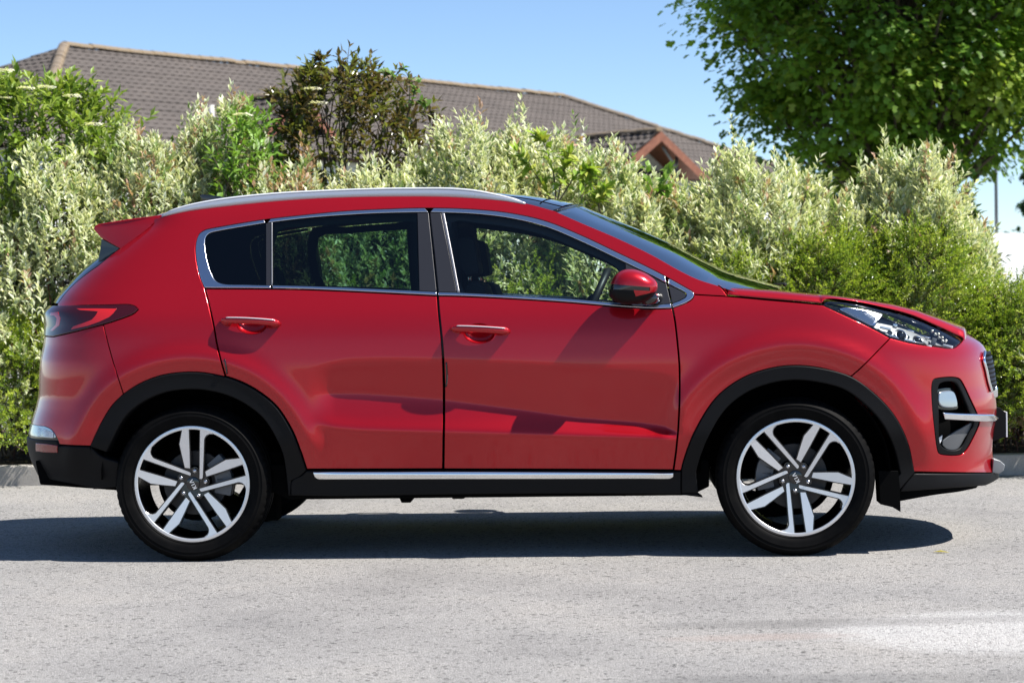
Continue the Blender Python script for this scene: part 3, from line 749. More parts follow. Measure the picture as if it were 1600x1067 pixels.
# ---- rear: spoiler, dark side blade, glass, tailgate
sp_px = [(145.9, 357.6), (149, 352.6), (154, 350.2), (200, 342.6), (240, 337.6), (252, 336), (245, 343), (241, 348.5), (236.5, 353.5), (214.5, 370.5), (188.5, 389), (157.8, 371.8)]
prof_sp = crspline(sp_px, 1, True)
v = []; ysp = np.linspace(-1, 1, 15); n = len(sp_px)
P3 = []
for (a, b) in sp_px:
    xz = hit(a, b); P3.append(on_y(a, b, -(float(W(xz[0], xz[1]))-.002) if (a > 180 and b > 342.8) else (-.60 if a < 220 else -.59)))
P3 = np.array(P3)
for yy in ysp:
    s = P3.copy(); s[:, 1] = P3[:, 1]*-yy
    arch = (1-yy*yy)
    s[:, 2] += .010*arch; s[:, 0] -= .035*arch
    v += list(s)
f = []
for i in range(len(ysp)-1):
    for k in range(n): f.append((i*n+k, (i+1)*n+k, (i+1)*n+(k+1) % n, i*n+(k+1) % n))
f.append(tuple(reversed(range(n)))); f.append(tuple(range((len(ysp)-1)*n, len(ysp)*n)))
sp = mesh_obj('spoiler', v, f, M['paint'], car, True); 
bm = bmesh.new(); bm.from_mesh(sp.data); bmesh.ops.recalc_face_normals(bm, faces=bm.faces[:])
bmesh.ops.bevel(bm, geom=[e for e in bm.edges if len(e.link_faces) == 2 and e.calc_face_angle(0) > .5], offset=.004, segments=3, profile=.6, affect='EDGES'); bm.to_mesh(sp.data); bm.free()
sp.data.set_sharp_from_angle(angle=math.radians(40))
blade = [(158.5, 373.5), (186, 388.3), (153, 414.8), (154.8, 400), (157.5, 385)]
bl = np.array([on_y(a, b, -W(*hit(a, b))-.002 if a > 175 else -.60) for a, b in blade])
v = list(bl)+list(bl+np.array([.01, .07, 0])); nb_ = len(bl)
f = [tuple(range(nb_)), tuple(reversed(range(nb_, 2*nb_)))]+[(i, nb_+i, nb_+(i+1) % nb_, (i+1) % nb_) for i in range(nb_)]
for mir in (False, True):
    mesh_obj('spoiler_blade', v, f, M['gloss'], car, False, None, mir)
z_g0 = hit(92, 473)[1]; z_g1 = hit(160, 400)[1]+.06
te = C(tail_edge[::-1]); te = te[(te[:, 1] >= z_g0-.01)]
tg = panel('rear_window', cat(te, Lp([(170, 402), (182, 390)]), end_curve(False, hit(186, 388)[1], z_g0, FR_R, 24)), M['gloss'], car, off=-.001, depth=.006, bev=.001, gap=.001, grid=.02, extra=ext_r)
# tail lamp
tl = panel('tail_lamp', cat(C(tail_top[1:]), C(tail_low), end_curve(False, hit(84, 526)[1], hit(90, 477.6)[1], FR_R+.02, 12)), M['lens_red'], car, off=.004, gap=.0012, depth=.03, bev=.003, grid=.018, extra=ext_r)
hook = [(120, 482.9), (150, 482.7), (183, 482.9), (177, 490.5), (171, 496), (156, 503), (138, 509.3), (111.7, 515.2), (115, 510.5), (130, 505.5), (144, 500), (150, 493.5), (153.5, 487.2), (140, 486.2), (126, 485.4)]
panel('tail_light_guide', cat(Lp(hook)), M['lens_red2'], tl, off=.0048, depth=.004, bev=.0008, grid=.01, sp=.006)
ring = [(80, 489), (92, 488), (96, 497), (94, 508), (84, 517), (79, 517), (88, 508), (90, 498), (86, 493), (79, 493)]
panel('tail_light_guide', cat(Lp(ring)), M['lens_red2'], tl, off=.0048, depth=.004, bev=.0008, grid=.01, sp=.006)
# closing skins at the nose and tail (near edge to far edge)
def close_end(name, front, z0, z1, frac, material, bul, n=24):
    e = end_curve(front, z0, z1, frac, n); P = S(e); r = []
    for p in P:
        r.append([(p[0]+bul*(1-(1-v)**2)*(1 if front else -1), p[1]*(1-v), p[2]) for v in np.linspace(0, 2, 13)])
    return loft(name, np.array(r), material, car, True, not front)
close_end('bumper', True, zb, zt+.004, FR_F+.004, M['paint'], .02)['label'] = 'red nose of the front bumper'
close_end('tailgate', False, zr0, z_g0, FR_R+.004, M['paint'], .03)
close_end('rear_window', False, z_g0, z_g1+.12, FR_R+.004, M['gloss'], .03)
close_end('bumper_trim', False, zq-.01, zr0, FR_R+.004, M['plastic'], .03)
close_end('bumper_lip', True, hit(1500, 759)[1], hit(1500, 740)[1], FR_F+.004, M['plastic'], .03)
wb = np.array([on_y(a, b, .0) for a, b in [(103, 442), (100, 444), (106, 450)]])
tube('rear_wiper', [on_y(104, 441, -.25), on_y(104, 441, -.1), on_y(106, 440, .1)], .012, M['plastic'], car, 6)

# ---- headlamp
lamp_loop = cat(C(lamp_top), C(lamp_low2[::-1]), C(lamp_low[::-1]))
headlamp = panel('headlamp', lamp_loop, M['glass_lamp'], car, off=.002, gap=.003, depth=.02, bev=.004, grid=.02, extra=ext_f)
panel('lamp_rim', lamp_loop, M['gloss'], headlamp, off=-.006, gap=.001, depth=.05, bev=.002, holes=[inset(resample(lamp_loop if area(lamp_loop) > 0 else lamp_loop[::-1], .01), .011)], grid=.02, sp=.008)
panel('lamp_bowl', lamp_loop, M['silver'], headlamp, off=-.05, gap=.004, depth=.01, grid=.02, extra=ext_f)
wedge = [(1312, 480.5), (1326, 478), (1350, 481), (1382, 488), (1373, 500), (1368, 507.5), (1345, 498), (1325, 488)]
panel('light_guide', cat(C(wedge, 3, True)), M['lampin'], headlamp, off=-.012, depth=.02, bev=.003, grid=.012)
w2 = [(a*.82+1347*.18, b*.82+491*.18) for a, b in wedge]
panel('light_guide', cat(C(w2, 3, True)), M['lampwhite'], headlamp, off=-.009, depth=.004, bev=.002, grid=.012)
def ball(name, px, py, off, r, material, par, sq=(1, 1, 1), both=True):
    c = S([hit(px, py)], off)[0]
    for mir in ((False, True) if both else (False,)):
        bm = bmesh.new(); bmesh.ops.create_uvsphere(bm, u_segments=16, v_segments=10, radius=r)
        bmesh.ops.scale(bm, vec=sq, verts=bm.verts); cc = c*np.array([1, -1 if mir else 1, 1]); bmesh.ops.translate(bm, vec=cc, verts=bm.verts)
        bm_obj(name, bm, material, par[1 if mir else 0] if isinstance(par, tuple) else par, True)
ball('lamp_projector', 1413, 519, -.035, .026, M['gloss'], headlamp)
ball('lamp_projector', 1440, 527, -.035, .022, M['gloss'], headlamp)
for mir in (0, 1):
    sgn = -1 if mir else 1
    for (px_, py_, sx, sy, sz, o_, mm) in ((1388, 508, .05, .02, .012, -.03, 'lampin'), (1402, 505, .02, .02, .02, -.022, 'lampin'), (1386, 515, .06, .02, .006, -.028, 'silver'), (1400, 521, .04, .02, .008, -.03, 'lampin'), (1427, 511, .035, .02, .007, -.025, 'lampin'), (1425, 529, .05, .02, .007, -.02, 'lampin'), (1450, 520, .05, .02, .006, -.025, 'lampin'), (1447, 535, .07, .02, .008, -.018, 'lampwhite'), (1465, 526, .02, .02, .03, -.03, 'silver'), (1484, 538, .045, .02, .012, -.014, 'lampwhite')):
        c = S([hit(px_, py_)], o_)[0]*np.array([1, sgn, 1]); bm = bmesh.new()
        box_bm(bm, c, (sx, sy, sz), Matrix.Rotation(.25, 3, 'Y'), .003)
        bm_obj('lamp_reflector', bm, M[mm], headlamp[mir], True, 40)
    # round bezel of the projector
    for px_, py_, r_ in ((1413, 519, .028), (1440, 527, .024)):
        c = S([hit(px_, py_)], -.028)[0]*np.array([1, sgn, 1]); nn = Wn(*[np.array([q]) for q in hit(px_, py_)])[0]*np.array([1, sgn, 1])
        a_ = np.cross(nn, (0, 0, 1)); a_ /= np.linalg.norm(a_); b_ = np.cross(a_, nn)
        tube('lamp_bezel', [c+r_*(a_*math.cos(q)+b_*math.sin(q)) for q in np.linspace(0, 2*math.pi, 24, endpoint=False)], .004, M['chrome'], headlamp[mir], 6, closed=True)
for a, b in ((1458, 515.5), (1463, 520), (1468, 520), (1469, 525.5), (1474, 525.5), (1474.5, 531), (1479.5, 530.5)):
    ball('led', a, b, -.008, .0068, M['led'], headlamp)
# ---- fog lamp recess
fi = inset(resample(fog_loop if area(fog_loop) > 0 else fog_loop[::-1], .008), .028)
fogp = panel('fog_surround', fog_loop, M['plastic'], car, off=-.002, gap=.001, depth=.075, bev=.005, holes=[C([(1467.5, 604), (1472, 598), (1493, 597), (1500, 606), (1515, 640), (1523, 657), (1513, 682), (1500, 702), (1482, 703), (1471, 695), (1468.5, 650)], 4, True)], grid=.015, sp=.008, extra=ext_f)
panel('fog_pocket', fog_loop, M['black'], fogp, off=-.062, gap=.003, depth=.01, grid=.03)
fl = C([(1473, 613.5), (1478, 610.8), (1494, 609.5), (1499, 613), (1503.5, 634), (1500, 636.5), (1479, 636), (1473, 631), (1471.8, 622)], 4, True)
panel('fog_lamp', fl, M['foglens'], fogp, off=-.022, depth=.03, bev=.006, grid=.01, sp=.006)
flb = C([(1470, 609), (1476, 606.5), (1496, 605), (1502, 610), (1507, 637), (1502, 640), (1477, 640), (1469, 634)], 4, True)
panel('fog_bezel', flb, M['gloss'], fogp, off=-.032, depth=.03, bev=.004, grid=.015)
panel('fog_wedge', cat(C([(1477, 690), (1490, 680), (1510, 668), (1527, 658)]), C([(1527, 658), (1521, 672), (1513, 684), (1500, 703), (1484, 703.5), (1476, 697)])), M['grey'], fogp, off=-.014, depth=.02, bev=.003, grid=.014)
panel('fog_fin', cat(Lp([(1472, 686), (1477.5, 682), (1476.5, 690), (1473.5, 696)])), M['white'], fogp, off=-.02, depth=.01, bev=.001, grid=.02)
# chrome blade sweeping to the nose
bl_t = crspline([(1471, 644.5), (1495, 645.8), (1525, 646.8), (1549, 647.6)], 6); bl_b = crspline([(1473.5, 654.6), (1500, 656), (1530, 657.6), (1551, 657.6)], 6)
q_t = hits(bl_t); q_b = hits(bl_b)
lp = cat(q_t, Lp([(1556, 652)]), q_b[::-1])
panel('chrome_blade', lp, M['chrome'], fogp, off=.016, depth=.03, bev=.005, grid=.008, sp=.008)
# ---- grille
gr = [(1534, 552), (1539, 548.4), (1548, 549), (1552, 556), (1554, 575), (1554.5, 600), (1551, 614), (1547, 613), (1541.5, 597), (1537.5, 578), (1533.5, 563)]
gl = C(gr, 4, True)
zg0, zg1 = hit(1546, 612)[1], hit(1540, 549.5)[1]
eg = end_curve(True, zg0+.005, zg1-.002, .335, 18); lg = C([(1536, 551), (1534.5, 562), (1538.5, 578), (1542.5, 597), (1547, 612)], 5)
gl = cat(lg, eg)
grille = panel('grille', gl, M['gloss'], car, off=.004, depth=.02, bev=.003, grid=.014, sp=.008, extra=ext_f)
cg = end_curve(True, zg0+.005, zg1-.002, .335, 18); Pg = S(cg, .004)
loft('grille', np.array([[(p[0]+.012*(1-(1-v)**2), p[1]*(1-v), p[2]) for v in np.linspace(0, 2, 9)] for p in Pg]), M['gloss'], car)
for sgn in (1, -1):
    mm = np.array([1, sgn, 1])
    tube('grille_frame', S(lg, .008)*mm, .0075, M['chrome'], grille[0 if sgn == 1 else 1], 8)
    lo_ = S(np.array([hit(1548, 613), hit(1552, 617), hit(1557, 616)]), .01)*mm
nb = 0
for k, z in enumerate(np.linspace(zg0+.012, zg1-.012, 9)):        # waved mesh bars
    lgx = np.interp(z, lg[::-1, 1], lg[::-1, 0]) if lg[0, 1] > lg[-1, 1] else np.interp(z, lg[:, 1], lg[:, 0])
    egx = np.interp(z, eg[:, 1], eg[:, 0])
    t = np.linspace(0, 1, 15); xz = np.stack([lgx+(egx-lgx)*t, z+.007*np.where(np.arange(15) % 2 == 0, 1, -1)], -1)
    P = S(xz, .010)
    for sgn in (1, -1):
        tube('grille_bar', P*np.array([1, sgn, 1]), .0042, M['mesh'], grille[0 if sgn == 1 else 1], 6)
pcb = on_y(1554.5, 612, -.36)
bm = bmesh.new(); box_bm(bm, (pcb[0]-.004, 0, pcb[2]), (.03, .76, .05), None, .012, 3); bm_obj('grille_blade', bm, M['chrome'], car, True, 40)
# number plate on its plinth
p0, p1, p2 = on_y(1574.2, 643.5, -.26), on_y(1574.6, 683, -.26), on_y(1555, 660, -.28)
zc = (p0[2]+p1[2])/2; hgt = p0[2]-p1[2]
bm = bmesh.new(); box_bm(bm, (p0[0]-.004, 0, zc), (.007, .52, hgt), None, .002); bm_obj('number_plate', bm, M['white'], car, False)
prism('plate_plinth', [(p0[0]-.009, zc+hgt/2-.003), (p0[0]-.009, zc-hgt/2+.002), (p2[0]-.03, zc-hgt/2-.025), (p2[0]-.03, zc+hgt/2+.03), (p0[0]-.035, zc+hgt/2+.02)], -.265, .265, M['plastic'], car, bev=.003)

# ---- door mirror
mo = crspline([(951.6, 456), (953, 446), (957.5, 436), (964, 428), (974, 422.4), (989, 421.2), (1004, 425.2), (1017, 432.6), (1025.5, 441), (1027.3, 449.5), (1023.5, 459), (1013, 469), (996, 474.8), (974, 475.4), (959, 470), (952.5, 463)], 4, True)
YM = -.968
loop = np.array([on_y(a, b, YM) for a, b in mo]); ctr = loop.mean(0)
def mir_mesh():
    v = []; n = len(loop); rings = 9
    lay = []
    for k in range(-rings, rings+1):
        a = k/rings*math.pi/2; s = math.cos(a)**.62 if abs(k) < rings else 0.02
        yy = math.sin(a); yo = yy*.088 if yy < 0 else yy*.082
        c2 = ctr+np.array([0, yo, 0]); lay.append(c2+(loop-ctr)*s+np.array([0, 0, 0]))
    v = np.vstack(lay); f = []
    for k in range(len(lay)-1):
        for i in range(n): f.append((k*n+i, k*n+(i+1) % n, (k+1)*n+(i+1) % n, (k+1)*n+i))
    f.append(tuple(range(n))); f.append(tuple(reversed(range((len(lay)-1)*n, len(lay)*n))))
    return v, f
mv, mf = mir_mesh()
zi_t = on_y(990, 446.4, YM)[2]; zi_b = on_y(990, 453.2, YM)[2]; xr0 = on_y(988, 455, YM)[0]; xr1 = on_y(1015, 450, YM)[0]; zlow = on_y(990, 464, YM)[2]
bm = bmesh.new(); vs = [bm.verts.new(p) for p in mv]
for q in mf:
    try: bm.faces.new([vs[i] for i in q])
    except ValueError: pass
bmesh.ops.recalc_face_normals(bm, faces=bm.faces[:])
tmp = bpy.data.meshes.new('tmp'); 
bm.normal_update()
for co, no in (((0, 0, zi_t), (.10, 0, 1)), ((0, 0, zi_b), (.06, 0, 1)), ((xr0, 0, 0), (1, 0, .35)), ((xr1, 0, 0), (1, 0, .0)), ((xr0, 0, zlow), (-.22, 0, 1))):
    if co[0] == 0: co = (ctr[0], 0, co[2])
    elif co[2] == 0: co = (co[0], 0, ctr[2])
    bmesh.ops.bisect_plane(bm, geom=bm.verts[:]+bm.edges[:]+bm.faces[:], plane_co=co, plane_no=no, dist=1e-6)
bm.normal_update(); bm.to_mesh(tmp); bm.free()
tn = np.array([tuple(v.normal) for v in tmp.vertices]); tv = np.array([tuple(v.co) for v in tmp.vertices])
faces = [tuple(p.vertices) for p in tmp.polygons]
def zone(c):
    t_ = .10*(c[0]-ctr[0])+c[2]-zi_t; b_ = .06*(c[0]-ctr[0])+c[2]-zi_b
    if t_ > 0: return 'mirror_cap'
    if b_ > 0: return 'indicator' if c[0] < xr1 else 'mirror_cap'
    if (c[0]-xr0)+.35*(c[2]-ctr[2]) > 0 and -.22*(c[0]-xr0)+c[2]-zlow > 0: return 'mirror_cap'
    return 'mirror_shell'
zn = [zone(tv[list(q)].mean(0)) for q in faces]
for mir in (False, True):
    mb = None
    for nm, mm, dd in (('mirror_shell', 'plastic', 0), ('mirror_cap', 'paint', .0015), ('indicator', 'gloss', -.001)):
        fs = [q for q, z_ in zip(faces, zn) if z_ == nm]
        o = mesh_obj(nm, tv+tn*dd, fs, M[mm], car if mb is None else mb, True, tn, mir)
        if mb is None: mb = o; o.name = 'door_mirror'
    arm = [on_y(1008, 466, -.95), on_y(1020, 466, -.92), on_y(1027, 465, -.87), on_y(1030, 464, -.82)]
    tube('mirror_arm', np.array(arm)*np.array([1, -1 if mir else 1, 1]), [.03, .026, .024, .028], M['gloss'], mb, 12)
bpy.data.meshes.remove(tmp)
# ---- wheels
KR = .2585/378
wide = [(8, 116), (34, 97), (96, 207), (154, 316), (166, 338), (118, 358), (116, 336), (96, 312), (56, 266), (34, 200)]
narrow = [(55, 6), (66, -1), (77, 3), (146, 110), (212, 214), (222, 223), (240, 231), (262, 230), (283, 219), (300, 222), (276, 252), (232, 296), (220, 278), (140, 147)]
def rot2(p, a): c, s = math.cos(a), math.sin(a); return [(x*c-y*s, x*s+y*c) for x, y in p]
def face_y(r, base=-.095): return base+.022*(1-np.clip(r/.25, 0, 1))**1.2
def poly_prism(bm, pts, y_add, depth, grow=0.0):
    p = np.array(pts)*KR
    if area(p) < 0: p = p[::-1]
    if grow: p = inset(p, -grow)
    a = [bm.verts.new((q[0], face_y(np.hypot(*q))+y_add, q[1])) for q in p]
    b = [bm.verts.new((q[0]*.985, face_y(np.hypot(*q))+y_add+depth, q[1]*.985)) for q in p]
    n = len(a)
    bm.faces.new(a); bm.faces.new(list(reversed(b)))
    for i in range(n): bm.faces.new((a[(i+1) % n], a[i], b[i], b[(i+1) % n]))
def lathe(bm, prof, seg=96):
    rings = []
    for r, y in prof: rings.append([bm.verts.new((r*math.cos(2*math.pi*k/seg), y, r*math.sin(2*math.pi*k/seg))) for k in range(seg)])
    for i in range(len(prof)-1):
        for k in range(seg):
            bm.faces.new((rings[i][k], rings[i][(k+1) % seg], rings[i+1][(k+1) % seg], rings[i+1][k]))
    return rings
def subdiv(pts, n=4):
    out = []
    for i in range(len(pts)):
        a, b = np.array(pts[i], float), np.array(pts[(i+1) % len(pts)], float)
        for t in np.arange(n)/n: out.append(tuple(a+(b-a)*t))
    return out
def build_wheel(ang, brakes):
    # black alloy body
    bm = bmesh.new()
    for k in range(5):
        a = 2*math.pi*k/5+ang
        poly_prism(bm, rot2(subdiv(wide), a), .0035, .045, .0045); poly_prism(bm, rot2(subdiv(narrow), a), .0035, .045, .0045)
        poly_prism(bm, rot2([(-12, 60), (10, 118), (34, 99), (80, 28), (80, 2), (40, -10)], a), .008, .04, .003)
    lathe(bm, [(.006, -.066), (.060, -.066), (.066, -.062), (.072, -.05), (.072, .0)], 40)
    lathe(bm, [(.259, -.088), (.254, -.0915), (.246, -.0905), (.243, -.08), (.240, -.04), (.232, .0), (.228, .08), (.240, .10)], 96)
    bmesh.ops.recalc_face_normals(bm, faces=bm.faces[:])
    wheel = bm_obj('wheel', bm, M['rimblack'], car, True, 30)
    bm = bmesh.new()
    for k in range(5):
        a = 2*math.pi*k/5+ang
        poly_prism(bm, rot2(subdiv(wide), a), .0, .0035); poly_prism(bm, rot2(subdiv(narrow), a), .0, .0035)
    lathe(bm, [(.2575, -.0925), (.2585, -.0955), (.2545, -.0965), (.2455, -.0960), (.2435, -.0945), (.2430, -.0915)], 120)
    bmesh.ops.recalc_face_normals(bm, faces=bm.faces[:])
    bm_obj('rim_face', bm, M['polish'], wheel, True, 25)
    # tyre
    bm = bmesh.new()
    prof = [(.2560, -.088), (.2600, -.0985), (.2640, -.1020), (.2680, -.1015), (.2720, -.1050), (.2850, -.1110), (.3000, -.1140), (.3030, -.1152), (.3055, -.1140), (.3150, -.1135), (.3180, -.1146), (.3210, -.1120), (.3330, -.1020), (.3400, -.0920), (.3440, -.0840),
            (.3465, -.0720), (.3475, -.0620), (.3410, -.0600), (.3410, -.0500), (.3480, -.0480), (.3485, -.0100), (.3420, -.008), (.3420, .008), (.3485, .010), (.3480, .048), (.3410, .050), (.3410, .060), (.3475, .062), (.3440, .084), (.3330, .102), (.3000, .114), (.2600, .1), (.250, .09)]
    rings = lathe(bm, prof, 240)
    for i, (r, y) in enumerate(prof):      # shoulder blocks
        if .3395 < r < .3470 and y < -.06 :
            for k in range(240):
                if k % 4 == 0:
                    v = rings[i][k]; s = 1-.0045/r; v.co.x *= s; v.co.z *= s
    bmesh.ops.recalc_face_normals(bm, faces=bm.faces[:])
    bm_obj('tyre', bm, M['tyre'], wheel, True, 28)
    # brake
    bm = bmesh.new(); lathe(bm, [(.075, -.02), (.078, -.022), (.142, -.022), (.145, -.018), (.145, .004), (.08, .004)], 64); bmesh.ops.recalc_face_normals(bm, faces=bm.faces[:])
    bm_obj('brake_disc', bm, M['disc'], wheel, True, 30)
    bm = bmesh.new()
    for q in np.linspace(-.45, .45, 5):
        aa = (2.9 if brakes == 'f' else .25)+q
        box_bm(bm, (.135*math.cos(aa), -.022, .135*math.sin(aa)), (.075, .07, .05), Matrix.Rotation(-aa, 3, 'Y'), .008)
    bm_obj('brake_caliper', bm, M['grey'], wheel, True, 40)
    # back plate darkness behind the disc
    bm = bmesh.new(); lathe(bm, [(.01, .03), (.17, .03), (.175, .02)], 40); bm_obj('dust_shield', bm, M['black'], wheel, True)
    for k in range(5):
        a = 2*math.pi*k/5+ang+math.radians(52)
        bm = bmesh.new(); bmesh.ops.create_cone(bm, cap_ends=True, segments=6, radius1=.0105, radius2=.0095, depth=.024)
        bmesh.ops.create_uvsphere(bm, u_segments=12, v_segments=8, radius=.0085, matrix=Matrix.Translation((0, 0, .011)))
        bmesh.ops.rotate(bm, cent=(0, 0, 0), matrix=Matrix.Rotation(math.pi/2, 3, 'X'), verts=bm.verts)
        bmesh.ops.translate(bm, vec=(.0585*math.cos(a), -.066, .0585*math.sin(a)), verts=bm.verts)
        bm_obj('wheel_nut', bm, M['steel'], wheel, True, 40)
        bm = bmesh.new(); ring = lathe(bm, [(.017, -.064), (.0165, -.071), (.0125, -.0712), (.0118, -.06)], 20)
        bmesh.ops.translate(bm, vec=(.0585*math.cos(a), 0, .0585*math.sin(a)), verts=bm.verts); bmesh.ops.recalc_face_normals(bm, faces=bm.faces[:]); bm_obj('nut_seat', bm, M['rimblack'], wheel, True, 40)
    bm = bmesh.new(); lathe(bm, [(.0005, -.0785), (.020, -.0782), (.029, -.0765), (.0305, -.073), (.0305, -.06)], 40); bmesh.ops.recalc_face_normals(bm, faces=bm.faces[:])
    cap = bm_obj('centre_cap', bm, M['gloss'], wheel, True, 40)
    # the three letters on the cap
    hL = .0165
    K = [[(0, 0), (.24, 0), (.24, 1), (0, 1)], [(.24, .42), (.24, .62), (.62, 1), (.95, 1), (.48, .52), (.95, 0), (.62, 0)]]
    I = [[(0, 0), (.24, 0), (.24, 1), (0, 1)]]
    A = [[(0, 0), (.26, 0), (.55, .72), (.84, 0), (1.1, 0), (.68, 1), (.42, 1)]]
    bm = bmesh.new(); ta = ang*0+math.radians(117)
    def lett(polys, ox):
        for p in polys:
            pts = [((ox+x)*hL, (y-.5)*hL*1.05) for x, y in p]; pts = rot2(pts, ta)
            a = [bm.verts.new((x, -.0797, y)) for x, y in pts]; b = [bm.verts.new((x, -.0775, y)) for x, y in pts]; n = len(a)
            bm.faces.new(a); bm.faces.new(list(reversed(b)))
            for i in range(n): bm.faces.new((a[(i+1) % n], a[i], b[i], b[(i+1) % n]))
    lett(K, -1.55); lett(I, -.36); lett(A, .12)
    bmesh.ops.recalc_face_normals(bm, faces=bm.faces[:])
    bm_obj('cap_lettering', bm, M['polish'], wheel)
    return wheel
w_f = build_wheel(0.0, 'f'); w_f.location = (HUBX, -.80, HUBZ)
w_r = build_wheel(math.radians(28.5), 'r'); w_r.location = (-HUBX, -.80, HUBZ)
for src in (w_f, w_r):
    c = src.copy(); COL.objects.link(c); c.location = (src.location.x, .80, HUBZ); c.rotation_euler = (0, 0, math.pi)
    for ch in list(src.children):
        d = ch.copy(); COL.objects.link(d); d.parent = c

# ---- wheel houses, floor, lining behind the doors
for hx in (HUBX, -HUBX):
    for sgn in (-1, 1):
        v = []; f = []; n = 28
        for k in range(n):
            a = math.radians(180*k/(n-1)); R = .415
            for y in (.872, .70, .50): v.append((hx+R*math.cos(a), sgn*y, HUBZ+.02+R*math.sin(a)))
        for k in range(n-1):
            for j in range(2): f.append((k*3+j, k*3+j+1, (k+1)*3+j+1, (k+1)*3+j))
        v.append((hx, sgn*.50, HUBZ)); c = len(v)-1
        for k in range(n-1): f.append((k*3+2, c, (k+1)*3+2))
        mesh_obj('wheel_house', v, f, M['black'], car, True)
prism('underbody', [(-1.0, .30), (-.92, .262), (.88, .262), (.96, .30), (.96, .42), (-1.0, .42)], -.80, .80, M['black'], car, bev=.01)
prism('underbody', [(1.72, .30), (2.0, .28), (2.12, .32), (2.10, .40), (1.72, .42)], -.62, .62, M['black'], car, bev=.01)
prism('underbody', [(-2.08, .33), (-1.72, .30), (-1.72, .44), (-2.1, .44)], -.68, .68, M['black'], car, bev=.01)
prism('underbody', [(-1.75, .30), (-1.0, .30), (-.96, .42), (.96, .42), (1.0, .30), (1.75, .30), (1.75, .55), (-1.75, .55)], -.44, .44, M['black'], car, bev=.01)
for px0, ww, hh in ((-.40, .10, .045), (-.16, .12, .03), (.35, .06, .02)):
    prism('jacking_bracket', [(px0-ww/2, .27), (px0+ww/2, .27), (px0+ww*.1, .27-hh), (px0-ww*.3, .27-hh)], -.62, -.56, M['black'], car)
prism('suspension_arm', [(-1.06, .15), (-1.0, .15), (-1.0, .3), (-1.06, .3)], -.62, -.5, M['black'], car, bev=.006)
tube('exhaust_pipe', [(-2.05, .35, .30), (-1.6, .35, .28), (-.9, .2, .25), (.8, .15, .25)], .028, M['grey'], car, 10)
lin = cat(C([(330, 465), (683, 472), (1050, 488), (1200, 480), (1300, 500), (1330, 560)]), C([(1330, 600), (1245, 590), (1120, 630), (1075, 735)]), C([(1075, 735), (470, 735)]), C([(470, 735), (400, 625), (310, 592), (230, 610), (170, 660)]), C([(150, 640), (140, 540), (200, 500)]))
_panel('inner_panel', lin, M['black'], car, off=-.045, depth=.004, bev=.001, grid=.06, sp=.05)
# belt shelf closing the door tops inside
for sgn in (-1, 1):
    q1 = S(C([(425, 449), (588, 455), (684, 460), (797, 464.5), (968, 477), (1040, 478)]), -.012)*np.array([1, -sgn, 1]); q2 = q1+np.array([0, -sgn*.07, -.012]); q3 = q2+np.array([0, -sgn*.01, -.30])
    loft('door_card', np.array([q1, q2, q3]), M['dash'], car)
# quarter lining behind the rear quarter panes
qv = [hit(345, 352), hit(419, 340), hit(423, 455), hit(330, 455), hit(300, 400)]
# ---- cabin
def seat(x, y, back_top=1.08):
    c = prism('seat', [(x+.30, .62), (x+.31, .70), (x+.26, .74), (x-.18, .70), (x-.24, .62), (x-.20, .50), (x+.26, .52)], y-.25, y+.25, M['seat'], car, bev=.05)
    b = prism('seat_back', [(x-.13, .66), (x-.20, .95), (x-.29, back_top+.13), (x-.335, back_top+.15), (x-.385, back_top+.12), (x-.335, .9), (x-.26, .64)], y-.23, y+.23, M['seat'], car, bev=.04)
    h = prism('headrest', [(x-.315, back_top+.18), (x-.335, back_top+.33), (x-.365, back_top+.355), (x-.42, back_top+.34), (x-.425, back_top+.22), (x-.38, back_top+.17)], y-.13, y+.13, M['seat'], car, bev=.035)
    for d in (-.06, .06): tube('headrest_post', [(x-.37, y+d, back_top+.10), (x-.375, y+d, back_top+.22)], .007, M['steel'], car, 8)
seat(.25, -.37); seat(.25, .37)
prism('rear_seat', [(-.45, .62), (-.44, .70), (-.50, .74), (-.95, .70), (-1.0, .55), (-.5, .5)], -.68, .68, M['seat'], car, bev=.05)
prism('rear_seat_back', [(-.92, .66), (-1.02, .95), (-1.10, 1.16), (-1.17, 1.17), (-1.20, 1.12), (-1.08, .64)], -.68, .68, M['seat'], car, bev=.04)
for y in (-.42, .42): prism('headrest', [(-1.12, 1.17), (-1.13, 1.29), (-1.17, 1.32), (-1.22, 1.30), (-1.22, 1.18)], y-.12, y+.12, M['seat'], car, bev=.03)
prism('dashboard', [(.72, .62), (.68, .90), (.74, 1.02), (.88, 1.085), (1.10, 1.06), (1.16, .95), (.90, .82), (.85, .62)], -.72, .72, M['dash'], car, bev=.03)
prism('binnacle', [(.70, 1.03), (.76, 1.10), (.88, 1.115), (.98, 1.08), (.92, 1.05)], -.54, -.22, M['dash'], car, bev=.02)
prism('boot_floor', [(-1.2, .6), (-1.2, .70), (-1.85, .72), (-1.9, .6)], -.62, .62, M['black'], car)
prism('bulkhead', [(.86, .50), (1.14, .84), (1.14, .98), (1.18, .98), (1.18, .82), (.90, .50)], -.70, .70, M['black'], car)
prism('cabin_floor', [(-1.2, .42), (-1.2, .47), (.92, .47), (.92, .42)], -.74, .74, M['black'], car)
